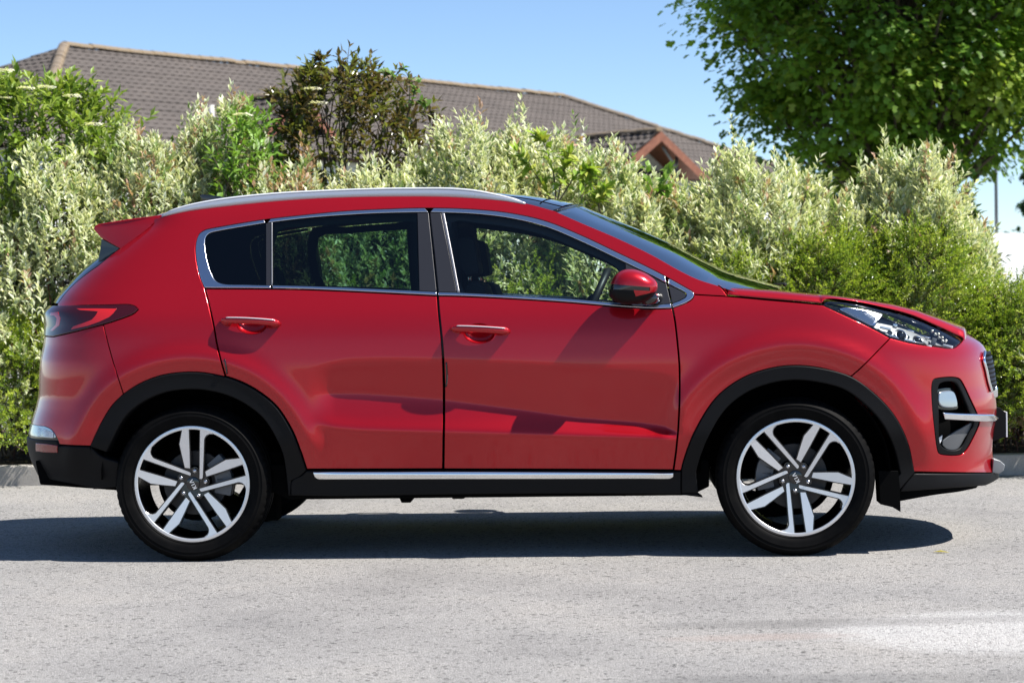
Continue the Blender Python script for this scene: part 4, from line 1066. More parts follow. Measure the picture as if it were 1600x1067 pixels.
# steering wheel
swc = on_y(938, 449, -.37); nrm = np.array([-.90, 0, .42]); nrm /= np.linalg.norm(nrm); a_ = np.array([0, 1.0, 0]); b_ = np.cross(nrm, a_)
if b_[2] < 0: b_ = -b_
swc = swc-b_*.10
sw = tube('steering_wheel', [swc+.183*(a_*math.cos(q)+b_*math.sin(q)) for q in np.linspace(0, 2*math.pi, 48, endpoint=False)], .0165, M['dash'], car, 10, closed=True)
pillow('wheel_boss', [swc+.075*(a_*math.cos(q)+b_*math.sin(q)*.8) for q in np.linspace(0, 2*math.pi, 20, endpoint=False)], nrm, .04, M['dash'], sw)
for q in (0, math.pi, -math.pi/2): tube('wheel_spoke', [swc+.05*(a_*math.cos(q)+b_*math.sin(q)), swc+.18*(a_*math.cos(q)+b_*math.sin(q))], .014, M['silver'], sw, 8)
# far and near pillars inside (B and C posts)
for sgn in (-1, 1):
    for pts, nm in (([(672, 322), (676, 395), (683, 470), (690, 560)], 'centre_post'), ):
        q = S(C(pts, 5), -.06)*np.array([1, -sgn, 1]); tube(nm, q, .10, M['dash'], car, 8, flat=(1.15, .25))
# interior mirror
bm = bmesh.new(); mpos = on_y(962, 372, 0.0); box_bm(bm, (mpos[0]-.10, 0, mpos[2]-.03), (.04, .24, .07), Matrix.Rotation(.25, 3, 'Y'), .012, 3); bm_obj('cabin_mirror', bm, M['gloss'], car, True, 40)
# ==================================================================== ground
def grid_mesh(name, x0, x1, y0, y1, z, material, nx=2, ny=2, parent=None):
    v = [(x, y, z) for y in np.linspace(y0, y1, ny) for x in np.linspace(x0, x1, nx)]
    f = [(j*nx+i, j*nx+i+1, (j+1)*nx+i+1, (j+1)*nx+i) for j in range(ny-1) for i in range(nx-1)]
    return mesh_obj(name, v, f, material, parent, False)
A = mat('worn_asphalt', (.2, .2, .2), .9, spec=.25)
n, l, b = nodes(A)
tc = n.new('ShaderNodeTexCoord'); ob = tc.outputs['Object']
def vor(scale, feat='F1'):
    v = n.new('ShaderNodeTexVoronoi'); v.inputs['Scale'].default_value = scale; v.feature = feat; l.new(ob, v.inputs['Vector']); return v
v1 = vor(190); v2 = vor(80); v3 = vor(26)
n1 = noise(A, 260, 3, .7, vec=ob); n2 = noise(A, .8, 6, .65, vec=ob); n3 = noise(A, .35, 4, .55, vec=ob); n4 = noise(A, 22, 5, .7, vec=ob)
chips = ramp(A, v1.outputs['Color'], [(0.0, (.155, .149, .141)), (.25, (.24, .232, .22)), (.6, (.305, .296, .282)), (1.0, (.42, .408, .39))])
# a sparse set of dark stones and pits
dk = n.new('ShaderNodeSeparateColor'); l.new(v2.outputs['Color'], dk.inputs[0])
dkr = ramp(A, dk.outputs[0], [(0.0, (.35, .35, .35)), (.055, (.55, .55, .55)), (.075, (1, 1, 1))])
c1 = mixc(A, 1.0, chips.outputs[0], dkr.outputs[0], 'MULTIPLY')
dk3 = n.new('ShaderNodeSeparateColor'); l.new(v3.outputs['Color'], dk3.inputs[0])
edge = ramp(A, v3.outputs['Distance'], [(.12, (1, 1, 1)), (.2, (0, 0, 0))])
pit = ramp(A, dk3.outputs[1], [(.0, (1, 1, 1)), (.05, (1, 1, 1)), (.06, (0, 0, 0))])
pm = n.new('ShaderNodeMath'); pm.operation = 'MULTIPLY'; l.new(edge.outputs[0], pm.inputs[0]); l.new(pit.outputs[0], pm.inputs[1])
c1 = mixc(A, pm.outputs[0], c1, (.22, .214, .205))
mot = ramp(A, n2.outputs[0], [(.3, (.74, .74, .75)), (.48, (.95, .95, .95)), (.70, (1.12, 1.10, 1.07))])
c2 = mixc(A, 1.0, c1, mot.outputs[0], 'MULTIPLY')
fine = ramp(A, n4.outputs[0], [(.32, (.91, .91, .91)), (.6, (1.03, 1.03, 1.03))])
c2 = mixc(A, .8, c2, fine.outputs[0], 'MULTIPLY')
# faint tyre drag, rust-brown smear and a pale patch of worn paint (position in the car park, metres)
sx = n.new('ShaderNodeSeparateXYZ'); l.new(ob, sx.inputs[0])
def mth(op, a, b_=None, clamp=False):
    k = n.new('ShaderNodeMath'); k.operation = op; k.use_clamp = clamp
    for s, v in ((k.inputs[0], a), (k.inputs[1], b_)):
        if v is None: continue
        if isinstance(v, (int, float)): s.default_value = v
        else: l.new(v, s)
    return k.outputs[0]
def blob(cx, cy, rx, ry, tilt, hard=1.0):
    dx = mth('SUBTRACT', sx.outputs[0], cx); dy = mth('SUBTRACT', sx.outputs[1], cy); c, s = math.cos(tilt), math.sin(tilt)
    u = mth('ADD', mth('MULTIPLY', dx, c/rx), mth('MULTIPLY', dy, s/rx)); w = mth('ADD', mth('MULTIPLY', dx, -s/ry), mth('MULTIPLY', dy, c/ry))
    r = mth('ADD', mth('MULTIPLY', u, u), mth('MULTIPLY', w, w)); r = mth('ADD', r, mth('MULTIPLY', mth('SUBTRACT', n4.outputs[0], .5), 1.2)); r = mth('ADD', r, mth('MULTIPLY', mth('SUBTRACT', n2.outputs[0], .5), 1.2))
    return mth('MULTIPLY', mth('SUBTRACT', 1.0, r, True), hard, True)
pc = on_z(1530, 985, 0); paintm = mth('MULTIPLY', blob(pc[0], pc[1], .62, .50, .25, 2.0), ramp(A, v1.outputs['Color'], [(.15, (0, 0, 0)), (.4, (1, 1, 1))]).outputs[0])
c2 = mixc(A, mth('MULTIPLY', paintm, .38), c2, (.66, .65, .63))
pd = on_z(1330, 972, 0); c2 = mixc(A, mth('MULTIPLY', blob(pd[0], pd[1], .95, .13, .10, 1.2), .40), c2, (.12, .115, .11))
pr = on_z(1190, 995, 0); c2 = mixc(A, mth('MULTIPLY', blob(pr[0], pr[1], .40, .10, .10, 1.0), .45), c2, (.34, .27, .235))
pq = on_z(1420, 1060, 0); c2 = mixc(A, mth('MULTIPLY', blob(pq[0], pq[1], 1.0, .14, .05, 1.2), .35), c2, (.12, .118, .115))
l.new(c2, b.inputs['Base Color'])
hb = mth('ADD', mth('MULTIPLY', v1.outputs['Distance'], -.8), mth('MULTIPLY', n1.outputs[0], .5)); hb = mth('SUBTRACT', hb, mth('MULTIPLY', pm.outputs[0], .15))
bump(A, hb, .75, .007)
M['asphalt'] = A
ground = grid_mesh('ground', -400, 400, -250, 600, -.012, mat('far_ground', (.16, .165, .13), .95)); tag(ground, kind='structure')
tarmac = grid_mesh('car_park', -60, 60, -60, 3.05, 0.0, A, 2, 2); tag(tarmac, kind='structure')
# kerb of separate stones with soil behind
KY = on_z(1590, 742, 0)[1]; KYL = on_z(20, 759, 0)[1]
kx0, kx1 = on_z(20, 759, 0)[0], on_z(1590, 742, 0)[0]
ksl = (KY-KYL)/(kx1-kx0)
def ky(x): return KYL+(x-kx0)*ksl
KM = mat('kerb_concrete', (.30, .285, .265), .9, spec=.2)
t = noise(KM, 9, 6, .65); t2 = noise(KM, 120, 3, .7)
_n, _l, _b = nodes(KM); _l.new(mixc(KM, .5, ramp(KM, t.outputs[0], [(.3, (.28, .26, .23)), (.7, (.48, .45, .41))]).outputs[0], ramp(KM, t2.outputs[0], [(.3, (.26, .245, .22)), (.7, (.52, .49, .45))]).outputs[0]), _b.inputs['Base Color']); bump(KM, t2.outputs[0], .5, .004)
kerb = empty('kerb', (0, ky(0), 0)); tag(kerb, kind='structure')
bm = bmesh.new(); box_bm(bm, (0, .0625, .0), (.905, .125, .25), None, .014, 3); kme = bpy.data.meshes.new('kerb_stone'); bm.to_mesh(kme); bm.free(); kme.materials.append(KM)
kth = math.atan(ksl)
for i in range(-10, 11):
    x = .46+i*.915
    o = bpy.data.objects.new('kerb_stone', kme); COL.objects.link(o); o.parent = kerb
    o.location = (x, ky(x)-ky(0)+rng.normal(0, .003), .0+rng.normal(0, .002)); o.rotation_euler = (0, rng.normal(0, .002), kth+rng.normal(0, .003))
SM = mat('bare_soil', (.09, .065, .045), .95, spec=.1)
t = noise(SM, 14, 6, .7); _n, _l, _b = nodes(SM); _l.new(ramp(SM, t.outputs[0], [(.3, (.045, .033, .024)), (.55, (.10, .073, .05)), (.8, (.20, .16, .12))]).outputs[0], _b.inputs['Base Color']); bump(SM, t.outputs[0], .9, .05)
v = []; f = []; nx, ny = 180, 14
for j in range(ny):
    for i in range(nx):
        x = -11+22*i/(nx-1); d = .10+j*.25
        v.append((x, ky(x)+d, .085+.015*math.sin(x*5+j)+.02*rng.random()+min(d, 1.2)*.05))
for j in range(ny-1):
    for i in range(nx-1): f.append((j*nx+i, j*nx+i+1, (j+1)*nx+i+1, (j+1)*nx+i))
soil = mesh_obj('soil', v, f, SM, None, True); tag(soil, kind='structure')
# ==================================================================== vegetation
def leaf_mat(name, trans=.3, rough=.45, gain=1.0):
    m = bpy.data.materials.new(name); m.use_nodes = True
    n = m.node_tree.nodes; l = m.node_tree.links; b = n['Principled BSDF']; out = n['Material Output']
    a = n.new('ShaderNodeAttribute'); a.attribute_name = 'leafcol'
    l.new(a.outputs['Color'], b.inputs['Base Color']); b.inputs['Roughness'].default_value = rough
    b.inputs['Specular IOR Level'].default_value = .35
    t = n.new('ShaderNodeBsdfTranslucent')
    mx = n.new('ShaderNodeMix'); mx.data_type = 'RGBA'; mx.blend_type = 'MULTIPLY'; mx.inputs[0].default_value = 1
    l.new(a.outputs['Color'], mx.inputs[6]); mx.inputs[7].default_value = (1.25, 1.3, .7, 1)
    l.new(mx.outputs[2], t.inputs[0])
    x = n.new('ShaderNodeMixShader'); x.inputs[0].default_value = trans
    l.new(b.outputs[0], x.inputs[1]); l.new(t.outputs[0], x.inputs[2]); l.new(x.outputs[0], out.inputs[0])
    return m
M['leaf'] = leaf_mat('leaf', .30); M['leaf_glossy'] = leaf_mat('leaf_glossy', .34, .22)
M['leaf_tree'] = leaf_mat('leaf_tree', .46, .4)
M['bark'] = mat('bark', (.10, .07, .05), .9)
M['twig_red'] = mat('red_twig', (.12, .035, .028), .6)
_t = noise(M['bark'], 18, 5); _n2, _l, _b = nodes(M['bark'])
_l.new(ramp(M['bark'], _t.outputs[0], [(.3, (.055, .04, .03)), (.7, (.15, .115, .085))]).outputs[0], _b.inputs['Base Color'])
def unit(v): return v/(np.linalg.norm(v, axis=-1, keepdims=True)+1e-9)
# leaf templates: (x across, y along, z up), flag 0 = centre colour 1 = edge colour
LT = {
 'lance': (np.array([(0, 0, 0), (-.5, .45, .09), (.5, .45, .09), (0, 1, -.06), (0, .45, -.01)]),
           [(0, 4, 1), (0, 2, 4), (1, 4, 3), (4, 2, 3)], np.array([.5, 1, 1, 1, 0])),
 'small': (np.array([(0, 0, 0), (-.5, .55, .08), (.5, .55, .08), (0, 1, 0)]), [(0, 3, 1), (0, 2, 3)], np.array([0, 1, 1, .5])),
 'maple': (np.array([(0, 0, 0), (-.50, .20, .03), (-.24, .44, 0), (-.38, .74, .05), (0, 1, -.06), (.38, .74, .05), (.24, .44, 0), (.50, .20, .03), (0, .42, -.03)]),
           [(8, i, (i+1) % 8) for i in range(8)], np.array([.2, 1, .6, 1, 1, 1, .6, 1, 0])),
}
def leaves(name, P, D, U, L, Wd, kind, ccen, cedge, material, parent=None):
    """P base, D along, U up-ish, L length, Wd width, colours per leaf"""
    T, F, E = LT[kind]; N = len(P); k = len(T)
    U = unit(U)-SUN*.7                                       # leaves turn their faces to the light
    D = unit(D); X = unit(np.cross(D, U)); Z = np.cross(X, D)
    V = P[:, None]+X[:, None]*(T[None, :, 0:1]*Wd[:, None, None])+D[:, None]*(T[None, :, 1:2]*L[:, None, None])+Z[:, None]*(T[None, :, 2:3]*L[:, None, None])
    Cc = ccen[:, None]*(1-E[None, :, None])+cedge[:, None]*E[None, :, None]
    me = bpy.data.meshes.new(name)
    nf = len(F); F = np.array(F)
    idx = (F[None]+(np.arange(N)*k)[:, None, None]).reshape(-1)
    me.vertices.add(N*k); me.vertices.foreach_set('co', V.reshape(-1).astype(np.float32))
    me.loops.add(N*nf*3); me.loops.foreach_set('vertex_index', idx.astype(np.int32))
    me.polygons.add(N*nf); me.polygons.foreach_set('loop_start', np.arange(0, N*nf*3, 3, dtype=np.int32))
    me.polygons.foreach_set('use_smooth', np.ones(N*nf, bool))
    at = me.attributes.new('leafcol', 'FLOAT_COLOR', 'POINT')
    at.data.foreach_set('color', np.concatenate([Cc, np.ones((N, k, 1))], -1).reshape(-1).astype(np.float32))
    me.update(); me.validate()
    o = link(name, me, material, parent); o['kind'] = 'stuff'
    return o
def multi_tube(name, paths, rads, material, parent, seg=5):
    v = []; f = []
    for pts, r in zip(paths, rads):
        pts = np.asarray(pts); n = len(pts); r = np.broadcast_to(r, (n,)); T = unit(np.gradient(pts, axis=0)); o = len(v)
        a = unit(np.cross(T, np.array([.31, .77, .2]))); b = np.cross(T, a)
        for i in range(n):
            for k in range(seg):
                q = 2*math.pi*k/seg; v.append(pts[i]+r[i]*(a[i]*math.cos(q)+b[i]*math.sin(q)))
        for i in range(n-1):
            for k in range(seg): f.append((o+i*seg+k, o+i*seg+(k+1) % seg, o+(i+1)*seg+(k+1) % seg, o+(i+1)*seg+k))
    o = mesh_obj(name, v, f, material, parent, True)
    if len(paths) > 1: o['kind'] = 'stuff'
    return o
def jit(c, n, s):
    c = np.asarray(c, float); j = rng.normal(0, s, (n, 1)); h = rng.normal(0, s*.5, (n, 3)); return np.clip(c*(1+j+h), .004, .9)
def shoots_to_leaves(base, dirs, slen, npair, L, Wr, spread, rs):
    """opposite pairs along each shoot; returns P, D, U, L, W, shoot index, position"""
    n = len(base); Ps = []; Ds = []; Us = []; Ls = []; Ws = []; Ix = []; Ts = []
    side = unit(np.cross(dirs, rng.normal(0, 1, (n, 3)))); side2 = np.cross(dirs, side)
    for k in range(npair):
        t = (k+.5)/npair; a = side if k % 2 == 0 else side2
        sp = spread*(1.15-.75*t)
        for sg in (1, -1):
            P = base+dirs*(slen*t)[:, None]+rng.normal(0, .004, (n, 3))
            D = unit(dirs*math.cos(sp)+a*sg*math.sin(sp)+rng.normal(0, .16, (n, 3)))
            Ps.append(P); Ds.append(D); Us.append(unit(dirs*.8+np.array([0, -.1, .5])+rng.normal(0, .3, (n, 3))))
            l_ = L*(1-.35*abs(t-.45))*rng.uniform(.7, 1.15, n); Ls.append(l_); Ws.append(l_*Wr*rng.uniform(.8, 1.2, n)); Ix.append(np.arange(n)); Ts.append(np.full(n, t))
    return [np.concatenate(q) for q in (Ps, Ds, Us, Ls, Ws, Ix, Ts)]
def mound_shoots(n, c, rx, ry, h, z0, front=.75):
    """points and directions on / in a mounded crown"""
    th = rng.uniform(0, 2*math.pi, n); th = np.where(rng.random(n) < front, -math.pi*rng.random(n), th)
    w = rng.random(n)**.75; rad = np.sqrt(np.clip(1-(w*.97)**2.2, .03, 1))*rng.uniform(.62, 1.0, n)**.5
    lump = 1+.16*np.sin(3*th+c[0]*7)+.12*np.sin(9*w+5*th+c[0]*3)
    p = np.stack([c[0]+rx*rad*np.cos(th)*lump, c[1]+ry*rad*np.sin(th)*lump, z0+(h-z0)*w], -1)
    out = np.stack([np.cos(th)*rad, np.sin(th)*rad, 0*w], -1)
    d = unit(out*.75+np.array([0, 0, 1])*(.45+.75*w)[:, None]+rng.normal(0, .28, (n, 3)))
    return p, d
HY = 1.12                                                  # hedge centre line behind the kerb
def hedge_x(px, y): return on_y(px, 450, y)[0]
def stems_for(c, h, n, rx, material, parent, lean=.7, r=.012, ntop=.95):
    paths = []; rads = []
    for i in range(n):
        a = rng.uniform(0, 2*math.pi); e = rng.uniform(.1, 1)*rx*lean; b0 = np.array([c[0]+rng.normal(0, .08), c[1]+rng.normal(0, .08), .06])
        top = np.array([c[0]+e*math.cos(a), c[1]+e*math.sin(a)*.7, h*rng.uniform(.6, ntop)]); mid = b0*.5+top*.5+rng.normal(0, .06, 3)
        q = crspline([b0, mid, top], 4); paths.append(q); rads.append(np.linspace(r, r*.3, len(q)))
    return multi_tube('stem', paths, rads, material, parent)
def variegated(px, top_py, halfw_px, label, y_off=0.0, pink=.06, n=1550, depth=.86, green=.12, low=.18):
    x0 = hedge_x(px, 4.4); y = ky(x0)+HY+y_off; x = hedge_x(px, y)
    h = on_y(px, top_py, y)[2]; rx = 1.55*halfw_px*(y-CAM[1])/FPX
    root = empty('variegated_shrub', (x, y, .08)); tag(root, label, 'shrub', 'cream variegated shrubs of the hedge')
    c = (0, 0)
    p, d = mound_shoots(n, (0, 0), rx, depth, h-.20, low)
    wv = np.clip((p[:, 2]-.5)/(h-.7), 0, 1)**2
    p[:, 2] += wv*(.09*np.sin(7*p[:, 0]+px)+.075*np.sin(15*p[:, 0]+px*1.7+6*p[:, 1])+.05*np.sin(27*p[:, 0]+px*.3))
    k = rng.choice(n, 90, replace=False); k = k[np.argsort(-p[k, 2])[:46]]
    p[k] += np.stack([rng.normal(0, .03, 46), rng.normal(0, .03, 46), rng.uniform(.04, .20, 46)], -1); d[k] = unit(d[k]+np.array([0, 0, 1.2]))
    sl = rng.uniform(.10, .22, n)
    P, D, U, L, Wd, ix, t = shoots_to_leaves(p, d, sl, 5, .068, .36, .85, rng)
    m = len(P); sc = rng.random(n)
    edge = np.where((sc < pink)[:, None], np.array([.56, .34, .25]), np.where((sc < pink+green)[:, None], np.array([.24, .33, .11]), np.where((sc < .55)[:, None], np.array([.84, .81, .52]), np.array([.80, .80, .58]))))
    cen = np.where((sc < pink)[:, None], np.array([.26, .20, .10]), np.array([.16, .25, .08]))
    e = np.clip(edge[ix]*(1+rng.normal(0, .13, (m, 1))), .01, .85); cc = np.clip(cen[ix]*(1+rng.normal(0, .2, (m, 1))), .01, .8)
    plain = rng.random(m) < .15; cc[plain] = e[plain]*.9
    fol = leaves('foliage', P, D, U, L, Wd, 'lance', cc, e, M['leaf'], root)
    s2 = np.random.default_rng(int(px)+500)
    idx = s2.choice(n, 70, replace=False); paths = [[p[i]-d[i]*.30+np.array([0, .03, -.1]), p[i]-d[i]*.1, p[i]+d[i]*sl[i]] for i in idx]
    multi_tube('twig', [np.array(q) for q in paths], [np.linspace(.0045, .002, 3)]*len(paths), M['twig_red'], root, 4)
    stems_for((0, 0), h-.2, 10, rx, M['bark'], root)
    return root
VS = [(-70, 270, 150, 'cream variegated shrub cut off by the left edge of the photo', .05, .02, .10),
      (95, 252, 150, 'cream variegated shrub behind the rear spoiler, under the green elder', .0, .02, .10),
      (250, 212, 120, 'cream variegated shrub behind the rear end of the roof rail', .15, .10, .14),
      (352, 185, 80, 'cream variegated shrub with a tall shoot beside the grey roof pipe', .35, .10, .30),
      (455, 272, 120, 'cream and pink variegated shrub under the bronze elder', -.05, .34, .10),
      (590, 266, 130, 'cream variegated shrub behind the middle of the roof rail', .0, .05, .08),
      (730, 225, 120, 'cream variegated shrub behind the front end of the roof rail', .1, .04, .08),
      (858, 218, 110, 'cream variegated shrub with tall shoots before the right end of the roof ridge', .25, .04, .12),
      (970, 272, 95, 'cream variegated shrub left of the white gable', .0, .04, .14),
      (1085, 305, 90, 'cream variegated shrub in front of the brown bargeboards', .1, .05, .14),
      (1185, 256, 105, 'cream variegated shrub behind the windscreen base, under the maple', .0, .04, .08),
      (1300, 312, 115, 'low cream variegated shrub behind the bonnet, under the maple', .2, .04, .12),
      (1425, 242, 72, 'tallest cream variegated shrub right of the bonnet, before the maple', .1, .05, .08),
      (1500, 342, 38, 'narrow cream variegated shrub before the white van', .25, .05, .14),
      (1600, 480, 50, 'small cream variegated shrub at the right edge of the photo', -.25, .05, .2)]
for a in VS: variegated(a[0], a[1], a[2], a[3], y_off=a[4], pink=a[5], green=a[6])

def elder(px, cpy, top_py, halfw_px, name, label, y_off, n, cols, edge, leafL, matl, flowers=(), low=.9, npair=4, wr=.34, stem_n=14, spread=1.0, group=None, stemr=.012, depth=.55, dens=.75):
    x0 = hedge_x(px, 4.4); y = ky(x0)+HY+y_off; x = hedge_x(px, y); h = on_y(px, top_py, y)[2]; rx = halfw_px*(y-CAM[1])/FPX
    root = empty(name, (x, y, .08)); tag(root, label, 'shrub', group)
    p, d = mound_shoots(n, (0, 0), rx, depth, h-.12, low, dens)
    d = unit(d+rng.normal(0, .35, d.shape)); sl = rng.uniform(.12, .26, n)
    P, D, U, L, Wd, ix, t = shoots_to_leaves(p, d, sl, npair, leafL, wr, spread, rng)
    D = unit(D+np.array([0, 0, -.25])); U = unit(np.array([0, -.1, 1.0])+rng.normal(0, .35, U.shape))
    m = len(P); cs = np.array(cols)[rng.integers(0, len(cols), n)]
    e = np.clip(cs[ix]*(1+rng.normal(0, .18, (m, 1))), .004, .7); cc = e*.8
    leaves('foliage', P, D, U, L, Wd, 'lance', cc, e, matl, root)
    paths = [np.array([p[i]-d[i]*.35+np.array([0, .02, -.12]), p[i]-d[i]*.1, p[i]+d[i]*sl[i]]) for i in rng.choice(n, min(n, 60), replace=False)]
    multi_tube('twig', paths, [np.linspace(.006, .002, 3)]*len(paths), M['bark'], root, 4)
    stems_for((0, 0), h-.1, stem_n, rx, M['bark'], root, .9, stemr)
    for (fx_, fy_) in flowers:
        q = on_y(fx_, fy_, y-depth*.75)-np.array([x, y, .08]); k = 70; a = rng.uniform(0, 2*math.pi, k); r = np.sqrt(rng.random(k))*.062
        P = q+np.stack([r*np.cos(a), r*np.sin(a), .012*(1-(r/.062)**2)+rng.normal(0, .003, k)], -1)
        D = unit(np.stack([np.cos(a+1), np.sin(a+1), .3+0*a], -1)); U = np.tile([0, 0, 1.0], (k, 1)); cw = np.tile([.80, .78, .66], (k, 1))
        fo = leaves('flower_head', P, D, U, np.full(k, .020), np.full(k, .018), 'small', cw, cw, M['leaf'], root)
    return root
elder(45, 170, 144, 235, 'elder_shrub', 'bright green elder with flat white flower heads at the left', .25, 800, [(.28, .37, .06), (.22, .32, .05), (.34, .42, .09), (.17, .26, .045)], None, .10, M['leaf'], [(6, 112), (40, 140), (72, 138), (112, 152), (146, 196), (8, 156)], 1.35, 4, .36)
elder(398, 215, 196, 52, 'elder_shrub', 'small bright green elder left of the bronze elder', .0, 120, [(.20, .34, .05), (.15, .28, .04)], None, .10, M['leaf'], [(378, 181)], 1.4, 4, .34)
elder(545, 170, 116, 150, 'bronze_elder', 'dark bronze-leaved elder rising above the hedge before the tiled roof', .45, 430, [(.12, .135, .028), (.14, .105, .035), (.17, .18, .036), (.10, .075, .025), (.20, .22, .045)], None, .095, M['leaf_glossy'], [(497, 163), (488, 141)], 1.45, 4, .36, 22, 1.0, None, .016, .45)
# tall thin shoots of the bronze elder and the briar beside it
def sprig(pts_px, y_off, leafL, cols, name, label, n_per, kind='lance', wr=.5, mate='leaf', sr=.006, cat_='shrub'):
    y = ky(0)+HY+y_off; root = empty(name, tuple(on_y(pts_px[0][0][0], pts_px[0][0][1], y)))
    b0 = np.array(root.location); tag(root, label, cat_)
    paths = []; Ps = []; Ds = []
    for line in pts_px:
        q = crspline([on_y(a, b, y+rng.normal(0, .04))-b0 for a, b in line], 6); paths.append(q)
        T = unit(np.gradient(q, axis=0))
        for k in range(n_per):
            u = rng.uniform(.2, 1)**.7; i = int(u*(len(q)-1)); Ps.append(q[i]); Ds.append(T[i]*.6+rng.normal(0, .6, 3))
    multi_tube('stem', paths, [np.linspace(sr, sr*.35, len(q)) for q in paths], M['bark'], root, 5)
    P = np.array(Ps); D = unit(np.array(Ds)); m = len(P); c = np.array(cols)[rng.integers(0, len(cols), m)]*(1+rng.normal(0, .15, (m, 1)))
    c = np.clip(c, .004, .8); Lf = leafL*rng.uniform(.7, 1.2, m)
    leaves('foliage', P, D, unit(np.array([0, -.5, 1.0])+rng.normal(0, .5, (m, 3))), Lf, Lf*wr, kind, c*.85, c, M[mate], root)
    return root
sprig([[(520, 300), (512, 200), (502, 100), (497, 88)], [(540, 260), (548, 160), (556, 118)], [(470, 260), (440, 170), (418, 142)], [(530, 260), (530, 150), (526, 112)], [(510, 260), (480, 180), (464, 152)], [(600, 250), (622, 190), (668, 176), (684, 190)], [(560, 250), (572, 170), (590, 130)]], .40, .085, [(.10, .105, .022), (.13, .10, .03), (.09, .06, .022)], 'bronze_elder', 'tall loose shoots standing up out of the bronze elder', 46, wr=.36, mate='leaf_glossy')
sprig([[(600, 280), (622, 240), (634, 190), (640, 150), (638, 120), (626, 104)], [(634, 190), (646, 150), (655, 122)], [(638, 150), (612, 118), (600, 112)], [(636, 170), (655, 158), (668, 165)]], .25, .05, [(.16, .28, .05), (.13, .24, .04), (.20, .14, .06)], 'briar', 'slender briar with small round green leaves right of the bronze elder', 34, wr=.75, cat_='plant')
sprig([[(868, 340), (866, 280), (850, 225), (838, 212)], [(868, 330), (880, 270), (890, 235)], [(900, 340), (915, 290), (925, 265)], [(868, 330), (845, 285), (800, 228)], [(940, 340), (935, 310), (950, 290)], [(870, 320), (905, 270), (930, 262)]], -.62, .085, [(.30, .42, .05), (.24, .38, .04), (.38, .42, .06)], 'sapling', 'yellow-green leafy sapling growing through the hedge above the windscreen', 52, wr=.42, cat_='plant')
sprig([[(1012, 340), (1012, 300), (1010, 255)], [(1012, 330), (1035, 290), (1045, 262)], [(1000, 340), (985, 300), (972, 288)], [(1012, 320), (1030, 300), (1050, 295)]], -.30, .06, [(.22, .36, .05), (.17, .30, .04)], 'bramble', 'green bramble shoots in front of the white gable wall', 26, wr=.75, cat_='plant')

def box_honeysuckle(px, top_py, halfw_px, label, y_off, n, z0=.12, depth=.75, cols=((.28, .36, .035), (.20, .29, .03), (.38, .45, .07), (.12, .19, .025))):
    x0 = hedge_x(px, 4.2); y = ky(x0)+HY+y_off; x = hedge_x(px, y); h = on_y(px, top_py, y)[2]; rx = halfw_px*(y-CAM[1])/FPX
    root = empty('honeysuckle_shrub', (x, y, .08)); tag(root, label, 'shrub', 'small-leaved green shrubs of the hedge')
    p, d = mound_shoots(n, (0, 0), rx, depth, h-.16, z0, .85)
    d = unit(d*np.array([1, 1, .75])+np.array([.12, -.35, 0])+rng.normal(0, .25, d.shape)); sl = rng.uniform(.16, .34, n)
    P, D, U, L, Wd, ix, t = shoots_to_leaves(p, d, sl, 17, .021, .55, 1.05, rng)
    P[:, 2] -= (t**2)*.05
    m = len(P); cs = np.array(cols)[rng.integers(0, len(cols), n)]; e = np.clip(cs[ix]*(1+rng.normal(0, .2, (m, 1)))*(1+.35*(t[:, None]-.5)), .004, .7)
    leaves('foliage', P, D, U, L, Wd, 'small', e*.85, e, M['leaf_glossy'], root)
    paths = [np.array([p[i]-d[i]*.12, p[i]+d[i]*sl[i]*.5+np.array([0, 0, -.012]), p[i]+d[i]*sl[i]+np.array([0, 0, -.05])]) for i in rng.choice(n, 260, replace=False)]
    multi_tube('twig', paths, [np.linspace(.003, .0012, 3)]*len(paths), M['bark'], root, 3)
    stems_for((0, 0), h-.2, 12, rx, M['bark'], root, .9, .012, .8)
    return root
for a in ((1130, 398, 120, 'small-leaved green shrub behind the windscreen base', -.42, 1300), (1285, 372, 130, 'small-leaved green shrub behind the middle of the bonnet', -.45, 1500), (1425, 362, 125, 'small-leaved green shrub behind the headlamp', -.40, 1500), (1565, 452, 100, 'small-leaved green shrub in front of the car nose by the right kerb', -.42, 1300),
          (980, 440, 130, 'small-leaved green shrub low behind the front door', -.40, 700), (30, 500, 120, 'dark small-leaved green shrub behind the rear bumper at the left', -.42, 1100), (560, 440, 170, 'small-leaved green shrub seen through the rear side window', -.35, 900), (830, 425, 110, 'small-leaved green shrub seen through the front side window', -.38, 600)):
    box_honeysuckle(*a)
for px_, top_, wh_ in zip((-20, 140, 300, 460, 620, 780, 930, 1060, 1190, 1330, 1450), (300, 290, 265, 285, 280, 270, 300, 330, 300, 330, 330), ['at the left photo edge', 'behind the tail lamp', 'behind the rear spoiler', 'behind the quarter window', 'under the bronze elder', 'behind the roof middle', 'behind the front of the roof rail', 'behind the windscreen top', 'left of the maple', 'under the left half of the maple', 'under the right half of the maple']):
    elder(px_, 0, top_, 130, 'laurel_shrub', 'dark green shrub at the back of the hedge '+wh_, .95, 330, [(.08, .13, .03), (.06, .10, .025), (.10, .15, .04)], None, .09, M['leaf_glossy'], (), .15, 4, .42, 6, 1.0, 'plain green shrubs at the back of the hedge', .012, .5)
